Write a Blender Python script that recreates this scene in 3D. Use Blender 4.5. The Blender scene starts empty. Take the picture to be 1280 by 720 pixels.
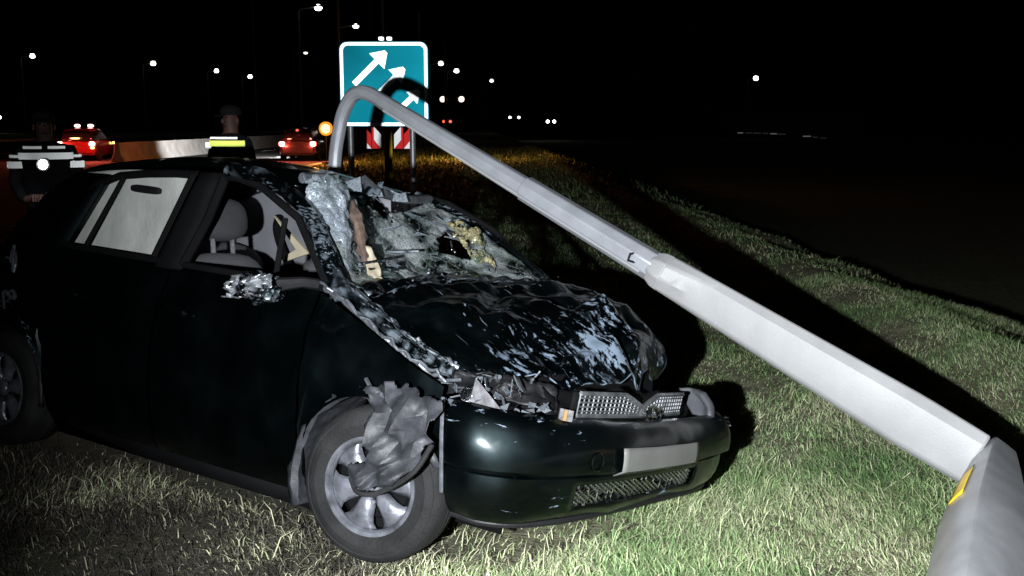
import bpy, bmesh, math, random
import numpy as np
from mathutils import Vector, Matrix, noise
R_ = math.radians
random.seed(7); rng = np.random.default_rng(11)
S = bpy.context.scene
COL = S.collection

# ------------------------------------------------------------------ camera
cam_d = bpy.data.cameras.new('camera'); cam = bpy.data.objects.new('camera', cam_d); COL.objects.link(cam)
cam.location = (0, 0, 1.6)
cam.rotation_euler = (R_(90) - math.atan(205 / 1300), 0, 0)
cam_d.sensor_width = 36; cam_d.lens = 36 * 1300 / 1280
cam_d.clip_start = .05; cam_d.clip_end = 4000
S.camera = cam
# ------------------------------------------------------------------ night sky
W = bpy.data.worlds.new('World'); S.world = W; W.use_nodes = True
nt = W.node_tree; bg = nt.nodes['Background']
sky = nt.nodes.new('ShaderNodeTexSky'); sky.sky_type = 'NISHITA'; sky.sun_disc = False
sky.sun_elevation = R_(-9); sky.sun_rotation = R_(200)
nt.links.new(sky.outputs[0], bg.inputs[0]); bg.inputs[1].default_value = .05
# ------------------------------------------------------------------ the work light carried beside the photographer
sd = bpy.data.lights.new('work_light', 'SPOT'); so = bpy.data.objects.new('work_light', sd); COL.objects.link(so)
so.location = (-.40, 0, 1.51)
so.rotation_euler = (Vector((1.3, 4.5, .85)) - so.location).to_track_quat('-Z', 'Y').to_euler()
sd.energy = 3000; sd.spot_size = R_(93); sd.spot_blend = 1.0; sd.shadow_soft_size = .022
sd.color = (.93, .97, 1.0)
# ------------------------------------------------------------------ exposure
S.view_settings.view_transform = 'Standard'; S.view_settings.look = 'None'
S.view_settings.exposure = 0; S.view_settings.gamma = 1; S.view_settings.use_curve_mapping = False
S.render.engine = 'CYCLES'
S.cycles.max_bounces = 4; S.cycles.transparent_max_bounces = 12
S.cycles.use_denoising = True

# ================================================================== helpers
def nodes_of(m):
    m.use_nodes = True
    t = m.node_tree
    return t, t.nodes['Principled BSDF'], t.nodes['Material Output']

def mat(name, col, rough=.5, metal=0, coat=0, vary=.25, scale=8, bump=0, bscale=40, spec=.5, alpha=1, trans=0):
    m = bpy.data.materials.new(name); t, b, o = nodes_of(m)
    b.inputs['Roughness'].default_value = rough; b.inputs['Metallic'].default_value = metal
    b.inputs['Coat Weight'].default_value = coat; b.inputs['Coat Roughness'].default_value = .06
    b.inputs['Specular IOR Level'].default_value = spec
    b.inputs['Alpha'].default_value = alpha; b.inputs['Transmission Weight'].default_value = trans
    tc = t.nodes.new('ShaderNodeTexCoord'); n = t.nodes.new('ShaderNodeTexNoise')
    n.inputs['Scale'].default_value = scale; n.inputs['Detail'].default_value = 6
    t.links.new(tc.outputs['Object'], n.inputs['Vector'])
    r = t.nodes.new('ShaderNodeValToRGB'); r.color_ramp.elements[0].position = .3; r.color_ramp.elements[1].position = .7
    r.color_ramp.elements[0].color = tuple(c * (1 - vary) for c in col) + (1,)
    r.color_ramp.elements[1].color = tuple(min(1, c * (1 + vary)) for c in col) + (1,)
    t.links.new(n.outputs['Fac'], r.inputs['Fac']); t.links.new(r.outputs[0], b.inputs['Base Color'])
    if bump:
        n2 = t.nodes.new('ShaderNodeTexNoise'); n2.inputs['Scale'].default_value = bscale; n2.inputs['Detail'].default_value = 5
        t.links.new(tc.outputs['Object'], n2.inputs['Vector'])
        bp = t.nodes.new('ShaderNodeBump'); bp.inputs['Strength'].default_value = bump; bp.inputs['Distance'].default_value = .01
        t.links.new(n2.outputs['Fac'], bp.inputs['Height']); t.links.new(bp.outputs[0], b.inputs['Normal'])
    return m

def emit(name, col, strength):
    m = bpy.data.materials.new(name); m.use_nodes = True; t = m.node_tree; t.nodes.clear()
    o = t.nodes.new('ShaderNodeOutputMaterial'); e = t.nodes.new('ShaderNodeEmission')
    e.inputs[0].default_value = tuple(col) + (1,); e.inputs[1].default_value = strength
    t.links.new(e.outputs[0], o.inputs[0]); return m

def retro(name, col, gain=.5, rough=.26, base=.4, vary=.1, scale=3):
    """retroreflective sheeting: most of the light goes back the way it came (glass beads / prisms)"""
    m = bpy.data.materials.new(name); m.use_nodes = True; t = m.node_tree; t.nodes.clear()
    o = t.nodes.new('ShaderNodeOutputMaterial'); mx = t.nodes.new('ShaderNodeMixShader'); mx.inputs[0].default_value = gain
    d = t.nodes.new('ShaderNodeBsdfDiffuse'); g = t.nodes.new('ShaderNodeBsdfAnisotropic' if False else 'ShaderNodeBsdfGlossy')
    tc = t.nodes.new('ShaderNodeTexCoord'); n = t.nodes.new('ShaderNodeTexNoise'); n.inputs['Scale'].default_value = scale
    r = t.nodes.new('ShaderNodeValToRGB'); r.color_ramp.elements[0].position = .3; r.color_ramp.elements[1].position = .7
    r.color_ramp.elements[0].color = tuple(c * (1 - vary) for c in col) + (1,)
    r.color_ramp.elements[1].color = tuple(min(1, c * (1 + vary)) for c in col) + (1,)
    t.links.new(tc.outputs['Object'], n.inputs['Vector']); t.links.new(n.outputs['Fac'], r.inputs['Fac'])
    t.links.new(r.outputs[0], g.inputs['Color']); t.links.new(r.outputs[0], d.inputs['Color'])
    g.inputs['Roughness'].default_value = rough
    ge = t.nodes.new('ShaderNodeNewGeometry'); t.links.new(ge.outputs['Incoming'], g.inputs['Normal'])
    t.links.new(d.outputs[0], mx.inputs[1]); t.links.new(g.outputs[0], mx.inputs[2]); t.links.new(mx.outputs[0], o.inputs[0])
    return m

class MB:
    def __init__(s): s.v = []; s.f = []
    def add(s, v, f):
        o = len(s.v); s.v += [tuple(p) for p in v]; s.f += [tuple(i + o for i in q) for q in f]; return s
    def box(s, c, d, rot=None, taper=1):
        c = Vector(c); M = rot or Matrix.Identity(3); v = []
        for z in (-1, 1):
            k = 1 if z < 0 else taper
            for x, y in ((-1, -1), (1, -1), (1, 1), (-1, 1)):
                v.append(c + M @ Vector((x * d[0] / 2 * k, y * d[1] / 2 * k, z * d[2] / 2)))
        return s.add(v, [(3, 2, 1, 0), (4, 5, 6, 7), (0, 1, 5, 4), (1, 2, 6, 5), (2, 3, 7, 6), (3, 0, 4, 7)])
    def tube(s, path, rad, seg=12, cap=True, squash=None, phase=0):
        path = [Vector(p) for p in path]; n = len(path)
        if not hasattr(rad, '__len__'): rad = [rad] * n
        T = [(path[min(i + 1, n - 1)] - path[max(i - 1, 0)]).normalized() for i in range(n)]
        up = Vector((0, 0, 1)) if abs(T[0].z) < .9 else Vector((0, 1, 0))
        N = T[0].cross(up).normalized(); v = []; f = []
        for i in range(n):
            N = (N - T[i] * N.dot(T[i])).normalized(); B = T[i].cross(N)
            for k in range(seg):
                a = 2 * math.pi * (k + phase) / seg; sx, sy = (squash[i] if squash else (1, 1))
                v.append(path[i] + (N * math.cos(a) * sx + B * math.sin(a) * sy) * rad[i])
        for i in range(n - 1):
            for k in range(seg):
                k2 = (k + 1) % seg; f.append((i * seg + k, i * seg + k2, (i + 1) * seg + k2, (i + 1) * seg + k))
        if cap: f += [tuple(range(seg - 1, -1, -1)), tuple(range((n - 1) * seg, n * seg))]
        return s.add(v, f)
    def lathe(s, prof, M, seg=32, close=True):
        """prof = [(r, h)], axis is local Z of matrix M (4x4)"""
        v = []; f = []; n = len(prof)
        for r, h in prof:
            for k in range(seg):
                a = 2 * math.pi * k / seg; v.append(M @ Vector((r * math.cos(a), r * math.sin(a), h)))
        for i in range(n - 1):
            for k in range(seg):
                k2 = (k + 1) % seg; f.append((i * seg + k, i * seg + k2, (i + 1) * seg + k2, (i + 1) * seg + k))
        return s.add(v, f)
    def blob(s, c, r, e=.5, rot=None, nu=24, nv=14):
        """superellipsoid: e=1 ball, e->0 box"""
        c = Vector(c); M = rot or Matrix.Identity(3); sp = lambda x: math.copysign(abs(x) ** e, x); v = []; f = []
        for j in range(nv + 1):
            b = -math.pi / 2 + math.pi * j / nv
            for i in range(nu):
                a = 2 * math.pi * i / nu
                v.append(c + M @ Vector((r[0] * sp(math.cos(b)) * sp(math.cos(a)), r[1] * sp(math.cos(b)) * sp(math.sin(a)), r[2] * sp(math.sin(b)))))
        for j in range(nv):
            for i in range(nu):
                i2 = (i + 1) % nu; f.append((j * nu + i, j * nu + i2, (j + 1) * nu + i2, (j + 1) * nu + i))
        return s.add(v, f)
    def prism(s, outline, normal, thick):
        """closed outline of 3D points, extruded along normal"""
        n = Vector(normal).normalized() * thick; k = len(outline); a = [Vector(p) for p in outline]
        v = a + [p + n for p in a]
        return s.add(v, [tuple(range(k - 1, -1, -1)), tuple(range(k, 2 * k))] + [(i, (i + 1) % k, (i + 1) % k + k, i + k) for i in range(k)])
    def build(s, name, m, parent=None, smooth=True, sharp=40, bevel=0, solid=0, loc=None):
        me = bpy.data.meshes.new(name); me.from_pydata(s.v, [], s.f); me.materials.append(m)
        bm = bmesh.new(); bm.from_mesh(me); bmesh.ops.remove_doubles(bm, verts=bm.verts, dist=1e-6)
        bmesh.ops.recalc_face_normals(bm, faces=bm.faces); bm.to_mesh(me); bm.free()
        if smooth:
            me.polygons.foreach_set('use_smooth', [True] * len(me.polygons)); me.set_sharp_from_angle(angle=R_(sharp))
        o = bpy.data.objects.new(name, me); COL.objects.link(o); o.parent = parent
        if loc: o.location = loc
        if solid:
            md = o.modifiers.new('solid', 'SOLIDIFY'); md.thickness = solid; md.offset = 0
        if bevel:
            md = o.modifiers.new('bevel', 'BEVEL'); md.width = bevel; md.segments = 2; md.limit_method = 'ANGLE'; md.angle_limit = R_(35)
        return o

def empty(name, label, cat, loc=(0, 0, 0), rot=(0, 0, 0), group=None):
    o = bpy.data.objects.new(name, None); COL.objects.link(o); o.location = loc; o.rotation_euler = rot
    o.empty_display_size = .2; return tag(o, label, cat, group)
def tag(o, label, cat, group=None):
    o['label'] = label; o['category'] = cat
    if group: o['group'] = group
    return o
def kind(o, k): o['kind'] = k; return o

def catmull(P, n):
    """P: (k,3) control points -> n points"""
    P = np.asarray(P, float); k = len(P)
    if k == 2: t = np.linspace(0, 1, n)[:, None]; return P[0] * (1 - t) + P[1] * t
    Q = np.vstack([2 * P[0] - P[1], P, 2 * P[-1] - P[-2]]); out = []
    for t in np.linspace(0, k - 1, n):
        i = min(int(t), k - 2); u = t - i; a, b, c, d = Q[i:i + 4]
        out.append(.5 * (2 * b + (c - a) * u + (2 * a - 5 * b + 4 * c - d) * u * u + (3 * b - a - 3 * c + d) * u ** 3))
    return np.array(out)
def upgrid(rows, nu, nv):
    A = np.array([catmull(r, nv) for r in rows]); return np.stack([catmull(A[:, j], nu) for j in range(nv)], 1)
def crumple(G, amp, scale, seed=0, ridge=True, edge=True):
    """dent a sheet with folded, creased noise"""
    G = G.copy(); n, m = G.shape[:2]
    du = np.gradient(G, axis=0); dv = np.gradient(G, axis=1); N = np.cross(du, dv); N /= np.linalg.norm(N, axis=2, keepdims=True) + 1e-9
    off = Vector((seed * 7.3, seed * 3.1, seed * 5.7))
    for i in range(n):
        for j in range(m):
            p = Vector(G[i, j]) * scale + off
            if ridge: h = abs(noise.noise(p)) * 1.3 + .5 * abs(noise.noise(p * 2.3)) + .22 * abs(noise.noise(p * 5.1)) - .45
            else: h = noise.noise(p) + .4 * noise.noise(p * 2.2)
            G[i, j] += N[i, j] * h * amp
    return G
def sheet(name, G, m, parent=None, solid=.004, mask=None, smooth=True, sharp=38):
    n, k = G.shape[:2]; b = MB(); b.v = [tuple(p) for p in G.reshape(-1, 3)]
    for i in range(n - 1):
        for j in range(k - 1):
            if mask is not None and not mask(i / (n - 1), j / (k - 1), G[i, j]): continue
            b.f.append((i * k + j, i * k + j + 1, (i + 1) * k + j + 1, (i + 1) * k + j))
    used = sorted({i for q in b.f for i in q}); mp = {o: i for i, o in enumerate(used)}
    b.v = [b.v[i] for i in used]; b.f = [tuple(mp[i] for i in q) for q in b.f]
    return b.build(name, m, parent, smooth, sharp, solid=solid)

# ================================================================== materials
def car_paint():
    m = bpy.data.materials.new('dark green metallic car paint'); t, b, o = nodes_of(m)
    b.inputs['Metallic'].default_value = .9; b.inputs['Roughness'].default_value = .34
    b.inputs['Coat Weight'].default_value = .4; b.inputs['Coat Roughness'].default_value = .1
    tc = t.nodes.new('ShaderNodeTexCoord'); n = t.nodes.new('ShaderNodeTexNoise'); n.inputs['Scale'].default_value = 5; n.inputs['Detail'].default_value = 8
    t.links.new(tc.outputs['Object'], n.inputs['Vector'])
    r = t.nodes.new('ShaderNodeValToRGB'); r.color_ramp.elements[0].color = (.0010, .0024, .0030, 1); r.color_ramp.elements[1].color = (.0036, .0080, .0092, 1)
    t.links.new(n.outputs['Fac'], r.inputs['Fac']); t.links.new(r.outputs[0], b.inputs['Base Color'])
    n2 = t.nodes.new('ShaderNodeTexNoise'); n2.inputs['Scale'].default_value = 30; n2.inputs['Detail'].default_value = 4
    t.links.new(tc.outputs['Object'], n2.inputs['Vector'])
    mr = t.nodes.new('ShaderNodeMapRange'); mr.inputs[3].default_value = .05; mr.inputs[4].default_value = .26
    t.links.new(n2.outputs['Fac'], mr.inputs[0]); t.links.new(mr.outputs[0], b.inputs['Coat Roughness'])
    m2 = t.nodes.new('ShaderNodeMapRange'); m2.inputs[1].default_value = .35; m2.inputs[2].default_value = .65; m2.inputs[3].default_value = .25; m2.inputs[4].default_value = .50
    t.links.new(n.outputs['Fac'], m2.inputs[0]); t.links.new(m2.outputs[0], b.inputs['Roughness'])
    return m
def scraped_paint(name, thr, rotz, sc=(2.2, 11, 6), col=(.30, .36, .42), warp=.35, front=0, scratch=0, ridge=0):
    """the same paint with streaks scraped through to grey-blue primer; fold highlights painted in the same tone"""
    m = car_paint(); m.name = name; t = m.node_tree; b = t.nodes['Principled BSDF']; o = t.nodes['Material Output']
    d = t.nodes.new('ShaderNodeBsdfPrincipled'); d.inputs['Roughness'].default_value = .5; d.inputs['Base Color'].default_value = col + (1,)
    tc = t.nodes.new('ShaderNodeTexCoord'); mp = t.nodes.new('ShaderNodeMapping'); mp.inputs['Rotation'].default_value = (0, 0, rotz); mp.inputs['Scale'].default_value = sc
    nw = t.nodes.new('ShaderNodeTexNoise'); nw.inputs['Scale'].default_value = 4
    ad = t.nodes.new('ShaderNodeVectorMath'); ad.operation = 'MULTIPLY_ADD'; ad.inputs[1].default_value = (warp,) * 3
    t.links.new(tc.outputs['Object'], nw.inputs['Vector']); t.links.new(nw.outputs['Color'], ad.inputs[0]); t.links.new(tc.outputs['Object'], ad.inputs[2])
    t.links.new(ad.outputs[0], mp.inputs['Vector'])
    n = t.nodes.new('ShaderNodeTexNoise'); n.inputs['Scale'].default_value = 3; n.inputs['Detail'].default_value = 9; n.inputs['Roughness'].default_value = .68
    t.links.new(mp.outputs[0], n.inputs['Vector'])
    n2 = t.nodes.new('ShaderNodeTexNoise'); n2.inputs['Scale'].default_value = 3.2; n2.inputs['Detail'].default_value = 3
    t.links.new(tc.outputs['Object'], n2.inputs['Vector'])
    mu = t.nodes.new('ShaderNodeMath'); mu.operation = 'MULTIPLY_ADD'; mu.inputs[1].default_value = .55
    t.links.new(n2.outputs['Fac'], mu.inputs[0]); t.links.new(n.outputs['Fac'], mu.inputs[2])
    r = t.nodes.new('ShaderNodeValToRGB'); r.color_ramp.elements[0].position = thr; r.color_ramp.elements[1].position = thr + .06
    src = mu.outputs[0]
    if front:      # scrapes and painted pale highlights gather towards the front edge
        sx_ = t.nodes.new('ShaderNodeSeparateXYZ'); t.links.new(tc.outputs['Object'], sx_.inputs[0])
        mf = t.nodes.new('ShaderNodeMapRange'); mf.inputs[1].default_value = .0; mf.inputs[2].default_value = .42; mf.inputs[3].default_value = -front; mf.inputs[4].default_value = front
        t.links.new(sx_.outputs[0], mf.inputs[0]); af = t.nodes.new('ShaderNodeMath'); t.links.new(src, af.inputs[0]); t.links.new(mf.outputs[0], af.inputs[1]); src = af.outputs[0]
    t.links.new(src, r.inputs['Fac'])
    msk = r.outputs[0]
    if scratch:    # long thin scratches
        mp2 = t.nodes.new('ShaderNodeMapping'); mp2.inputs['Rotation'].default_value = (0, 0, 1.9); mp2.inputs['Scale'].default_value = (1.6, 55, 3); t.links.new(tc.outputs['Object'], mp2.inputs['Vector'])
        n3 = t.nodes.new('ShaderNodeTexNoise'); n3.inputs['Scale'].default_value = 2; n3.inputs['Detail'].default_value = 2; t.links.new(mp2.outputs[0], n3.inputs['Vector'])
        r3 = t.nodes.new('ShaderNodeValToRGB'); r3.color_ramp.elements[0].position = scratch; r3.color_ramp.elements[1].position = scratch + .03; t.links.new(n3.outputs['Fac'], r3.inputs['Fac'])
        mxm = t.nodes.new('ShaderNodeMath'); mxm.operation = 'MAXIMUM'; t.links.new(msk, mxm.inputs[0]); t.links.new(r3.outputs[0], mxm.inputs[1]); msk = mxm.outputs[0]
    if ridge:      # highlight painted pale along sharp folds, broken up by noise
        ge = t.nodes.new('ShaderNodeNewGeometry'); rp = t.nodes.new('ShaderNodeMapRange'); rp.inputs[1].default_value = ridge; rp.inputs[2].default_value = ridge + .03
        t.links.new(ge.outputs['Pointiness'], rp.inputs[0])
        nr = t.nodes.new('ShaderNodeTexNoise'); nr.inputs['Scale'].default_value = 16; nr.inputs['Detail'].default_value = 6; t.links.new(tc.outputs['Object'], nr.inputs['Vector'])
        rq_ = t.nodes.new('ShaderNodeMapRange'); rq_.inputs[1].default_value = .42; rq_.inputs[2].default_value = .56; t.links.new(nr.outputs['Fac'], rq_.inputs[0])
        ml = t.nodes.new('ShaderNodeMath'); ml.operation = 'MULTIPLY'; t.links.new(rp.outputs[0], ml.inputs[0]); t.links.new(rq_.outputs[0], ml.inputs[1])
        mm_ = t.nodes.new('ShaderNodeMath'); mm_.operation = 'MAXIMUM'; t.links.new(msk, mm_.inputs[0]); t.links.new(ml.outputs[0], mm_.inputs[1]); msk = mm_.outputs[0]
    mx = t.nodes.new('ShaderNodeMixShader'); t.links.new(msk, mx.inputs[0]); t.links.new(b.outputs[0], mx.inputs[1]); t.links.new(d.outputs[0], mx.inputs[2])
    t.links.new(mx.outputs[0], o.inputs[0]); return m
def crazed_glass(name, clear, col=(.42, .47, .50), scale=38):
    """laminated windscreen glass broken into small bits: clear cells, white cracks"""
    m = bpy.data.materials.new(name); t, b, o = nodes_of(m)
    b.inputs['Roughness'].default_value = .35
    tc = t.nodes.new('ShaderNodeTexCoord'); v = t.nodes.new('ShaderNodeTexVoronoi'); v.feature = 'DISTANCE_TO_EDGE'; v.inputs['Scale'].default_value = scale
    v2 = t.nodes.new('ShaderNodeTexVoronoi'); v2.feature = 'DISTANCE_TO_EDGE'; v2.inputs['Scale'].default_value = scale * .21
    n = t.nodes.new('ShaderNodeTexNoise'); n.inputs['Scale'].default_value = 6; n.inputs['Detail'].default_value = 7
    for q in (v, v2, n): t.links.new(tc.outputs['Object'], q.inputs['Vector'])
    c1 = t.nodes.new('ShaderNodeMapRange'); c1.inputs[1].default_value = 0; c1.inputs[2].default_value = .09; c1.inputs[3].default_value = 1; c1.inputs[4].default_value = 0
    t.links.new(v.outputs['Distance'], c1.inputs[0])
    c2 = t.nodes.new('ShaderNodeMapRange'); c2.inputs[1].default_value = 0; c2.inputs[2].default_value = .03; c2.inputs[3].default_value = 1; c2.inputs[4].default_value = 0
    t.links.new(v2.outputs['Distance'], c2.inputs[0])
    c3 = t.nodes.new('ShaderNodeMapRange'); c3.inputs[1].default_value = clear; c3.inputs[2].default_value = clear + .16
    t.links.new(n.outputs['Fac'], c3.inputs[0])
    a = t.nodes.new('ShaderNodeMath'); a.operation = 'MULTIPLY'; t.links.new(c1.outputs[0], a.inputs[0]); t.links.new(c3.outputs[0], a.inputs[1])
    a2 = t.nodes.new('ShaderNodeMath'); a2.operation = 'MULTIPLY_ADD'; a2.inputs[1].default_value = .55; a2.use_clamp = True
    t.links.new(c3.outputs[0], a2.inputs[0]); t.links.new(a.outputs[0], a2.inputs[2])
    a3 = t.nodes.new('ShaderNodeMath'); a3.operation = 'MULTIPLY_ADD'; a3.inputs[1].default_value = .35; a3.use_clamp = True
    t.links.new(c2.outputs[0], a3.inputs[0]); t.links.new(a2.outputs[0], a3.inputs[2])
    b.inputs['Base Color'].default_value = col + (1,)
    gl = t.nodes.new('ShaderNodeBsdfGlossy'); gl.inputs['Roughness'].default_value = .05; gl.inputs['Color'].default_value = (.9, 1, .95, 1)
    tr = t.nodes.new('ShaderNodeBsdfTransparent'); tr.inputs[0].default_value = (.80, .88, .84, 1)
    m1 = t.nodes.new('ShaderNodeMixShader'); m1.inputs[0].default_value = .07; t.links.new(tr.outputs[0], m1.inputs[1]); t.links.new(gl.outputs[0], m1.inputs[2])
    m2 = t.nodes.new('ShaderNodeMixShader'); t.links.new(a3.outputs[0], m2.inputs[0]); t.links.new(m1.outputs[0], m2.inputs[1]); t.links.new(b.outputs[0], m2.inputs[2])
    bp = t.nodes.new('ShaderNodeBump'); bp.inputs['Strength'].default_value = .8; bp.inputs['Distance'].default_value = .006
    t.links.new(v.outputs['Distance'], bp.inputs['Height']); t.links.new(bp.outputs[0], b.inputs['Normal']); t.links.new(bp.outputs[0], gl.inputs['Normal'])
    t.links.new(m2.outputs[0], o.inputs[0]); return m

M = {}
M['paint'] = car_paint()
M['hood'] = scraped_paint('scraped bonnet paint', .885, .35, (3.2, 13, 8), (.12, .155, .20), .05, .075, .72, .535)
M['scrape'] = scraped_paint('heavily scraped fender paint', .83, -.75, (7, 30, 26), (.075, .092, .11), .05, 0, 0, .56)
M['bumper'] = scraped_paint('lightly scraped bumper paint', .93, .1, (3, 5, 22), (.17, .21, .27), .08)
M['black'] = mat('black plastic', (.008, .008, .009), .5, bump=.2, spec=.2)
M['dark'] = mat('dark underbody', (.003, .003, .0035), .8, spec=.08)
M['liner'] = mat('muddy grey arch liner', (.022, .023, .027), .55, vary=.6, scale=16, bump=.35, bscale=30, spec=.3)
M['rubber'] = mat('tyre rubber', (.011, .011, .0115), .8, bump=.4, bscale=90, vary=.5, spec=.2)
M['alloy'] = mat('dull silver wheel trim', (.15, .155, .18), .36, .6, vary=.6, scale=14, bump=.3, bscale=25)
M['chrome'] = mat('chrome', (.62, .63, .65), .16, 1, bump=.3, bscale=60)
M['grillebar'] = mat('silver grille plastic', (.14, .145, .155), .35, .6, vary=.6, scale=20)
M['seat'] = mat('grey seat cloth', (.055, .055, .062), .9, bump=.5, bscale=200)
M['headrest'] = mat('charcoal headrest cloth', (.025, .025, .029), .9, bump=.4, bscale=200)
M['airbag'] = mat('off white headlining cloth', (.38, .39, .37), .9, vary=.12, scale=6, bump=.5, bscale=18)
M['trim'] = mat('grey interior trim', (.16, .16, .18), .7, vary=.1)
M['cream'] = mat('cream pillar trim', (.24, .21, .15), .6, vary=.15)
M['dash'] = mat('dashboard plastic', (.02, .02, .021), .6, bump=.4)
M['white'] = mat('white plastic', (.075, .073, .08), .5, vary=.6, scale=30, bump=.4)
M['orange'] = mat('amber lens', (.22, .14, .06), .2)
M['lens'] = mat('broken clear lens', (.10, .115, .13), .15, .3, bump=.5)
M['pale'] = mat('dusty grey metal', (.085, .092, .105), .4, .4, vary=.5, scale=18, bump=.5)
M['plate'] = mat('blank number plate', (.105, .105, .10), .5, vary=.1)
M['brown'] = mat('brown foam', (.055, .035, .026), .9, vary=.6, scale=30, bump=.8)
M['glass'] = crazed_glass('crazed windscreen glass', .385, (.21, .23, .235), 60)
M['glass2'] = crazed_glass('crushed white windscreen glass', .37, (.19, .215, .25), 75)
M['glassy'] = crazed_glass('yellowish crazed glass', .42, (.27, .235, .13), 80)
M['alu'] = mat('dull aluminium lamp post', (.225, .225, .23), .55, .0, vary=.10, scale=5, bump=.12, bscale=120)
M['alu2'] = mat('weathered aluminium lamp post', (.25, .26, .285), .40, .3, vary=.16, scale=7, bump=.12, bscale=120)
M['alu3'] = mat('crumpled aluminium', (.30, .305, .32), .34, .25, vary=.14, scale=9, bump=.05, bscale=30)
M['foil'] = mat('crumpled mirror foil', (.20, .21, .23), .3, .6, vary=.7, scale=40)
M['liner2'] = mat('grey lamp back', (.05, .052, .06), .45, vary=.3)
M['yellow'] = mat('yellow sticker', (.85, .55, .02), .4)
M['asphalt'] = mat('asphalt', (.05, .05, .052), .85, vary=.35, scale=3, bump=.3, bscale=60)
M['steel'] = mat('galvanised steel', (.35, .36, .37), .45, .6)
M['uniform'] = mat('navy uniform cloth', (.012, .013, .018), .9, bump=.4)
M['skin'] = mat('skin', (.20, .11, .085), .6)
M['hair'] = mat('dark cap cloth', (.012, .011, .011), .9)

# ================================================================== ground
CARPOS = Vector((-.08, 4.1)); LEFT = Vector((.579, .815))
def sstep(a, b, x):
    t = np.clip((x - a) / (b - a), 0, 1); return t * t * (3 - 2 * t)
_w = [(rng.uniform(.6, 9), rng.uniform(0, 6.28), rng.uniform(0, 6.28)) for _ in range(26)]
def bumps(x, y):
    h = 0
    for k, a, ph in _w: h = h + np.sin(k * (x * math.cos(a) + y * math.sin(a)) + ph) / (k ** .7)
    return h * .0052
def ground_z(x, y):
    x = np.asarray(x, float); y = np.asarray(y, float)
    s = (x + .08) * LEFT.x + (y - 4.1) * LEFT.y
    g = .035 - .185 * sstep(-1.1, 1.1, s)
    g = g - 1.5 * sstep(3.75, 7.5, x + .035 * (y - 9) + .22 * np.sin(1.7 * y + .6 * np.sin(y)) + .12 * np.sin(4.3 * y + x)) * (1 - .0 * y)
    g = g + .16 * np.exp(-((x + .035 * (y - 9) - 3.45) / .42) ** 2) * sstep(3, 5, y)
    near = sstep(-6.6, -4.5, x)
    g = g * near - .12 * (1 - near)
    return g + bumps(x, y) * near
def axis(lo, hi, step, far0, far1, growth=1.22):
    a = list(np.arange(lo, hi + 1e-6, step)); d = step
    while a[-1] < far1: d *= growth; a.append(a[-1] + d)
    d = step
    while a[0] > far0: d *= growth; a.insert(0, a[0] - d)
    return np.array(a)
ax, ay = axis(-5, 6.5, .09, -900, 900), axis(1, 22, .09, -200, 1500)
GX, GY = np.meshgrid(ax, ay, indexing='ij'); GZ = ground_z(GX, GY)
mg = bpy.data.materials.new('soil and thatch'); t, b, o_ = nodes_of(mg); b.inputs['Roughness'].default_value = .95
tc = t.nodes.new('ShaderNodeTexCoord'); n = t.nodes.new('ShaderNodeTexNoise'); n.inputs['Scale'].default_value = 9; n.inputs['Detail'].default_value = 10; n.inputs['Roughness'].default_value = .7
t.links.new(tc.outputs['Object'], n.inputs['Vector']); r = t.nodes.new('ShaderNodeValToRGB')
for e_, (p_, c_) in zip((r.color_ramp.elements[0], r.color_ramp.elements.new(.5), r.color_ramp.elements[-1]), ((.3, (.05, .046, .030, 1)), (.5, (.15, .145, .085, 1)), (.72, (.34, .32, .20, 1)))):
    e_.position = p_; e_.color = c_
t.links.new(n.outputs['Fac'], r.inputs['Fac'])
# bare earth, darkened further in place of the lamp's falloff: a ragged patch
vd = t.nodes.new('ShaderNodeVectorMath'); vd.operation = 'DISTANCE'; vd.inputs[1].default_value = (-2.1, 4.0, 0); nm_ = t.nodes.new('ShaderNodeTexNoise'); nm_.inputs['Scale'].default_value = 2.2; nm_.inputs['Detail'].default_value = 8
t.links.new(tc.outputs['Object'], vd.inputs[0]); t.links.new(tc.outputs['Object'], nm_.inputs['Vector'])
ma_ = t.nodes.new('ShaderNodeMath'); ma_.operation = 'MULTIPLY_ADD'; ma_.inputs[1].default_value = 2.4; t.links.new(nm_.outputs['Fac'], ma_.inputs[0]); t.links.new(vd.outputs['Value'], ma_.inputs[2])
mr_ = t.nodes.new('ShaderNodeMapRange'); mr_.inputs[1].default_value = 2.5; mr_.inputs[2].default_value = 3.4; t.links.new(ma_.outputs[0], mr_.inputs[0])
mud_falloff = t.nodes.new('ShaderNodeMixRGB'); mud_falloff.blend_type = 'MIX'; dk = t.nodes.new('ShaderNodeMixRGB'); dk.blend_type = 'MULTIPLY'; dk.inputs[0].default_value = 1; dk.inputs[2].default_value = (.26, .25, .25, 1)
t.links.new(r.outputs[0], dk.inputs[1]); t.links.new(mr_.outputs[0], mud_falloff.inputs[0]); t.links.new(dk.outputs[0], mud_falloff.inputs[1]); t.links.new(r.outputs[0], mud_falloff.inputs[2]); t.links.new(mud_falloff.outputs[0], b.inputs['Base Color'])
bp = t.nodes.new('ShaderNodeBump'); bp.inputs['Strength'].default_value = .8; bp.inputs['Distance'].default_value = .02; n2 = t.nodes.new('ShaderNodeTexNoise'); n2.inputs['Scale'].default_value = 45; n2.inputs['Detail'].default_value = 6
t.links.new(tc.outputs['Object'], n2.inputs['Vector']); t.links.new(n2.outputs['Fac'], bp.inputs['Height']); t.links.new(bp.outputs[0], b.inputs['Normal'])
M['soil'] = mg
kind(sheet('ground', np.stack([GX, GY, GZ], 2), mg, solid=0, sharp=180), 'structure')

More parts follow.
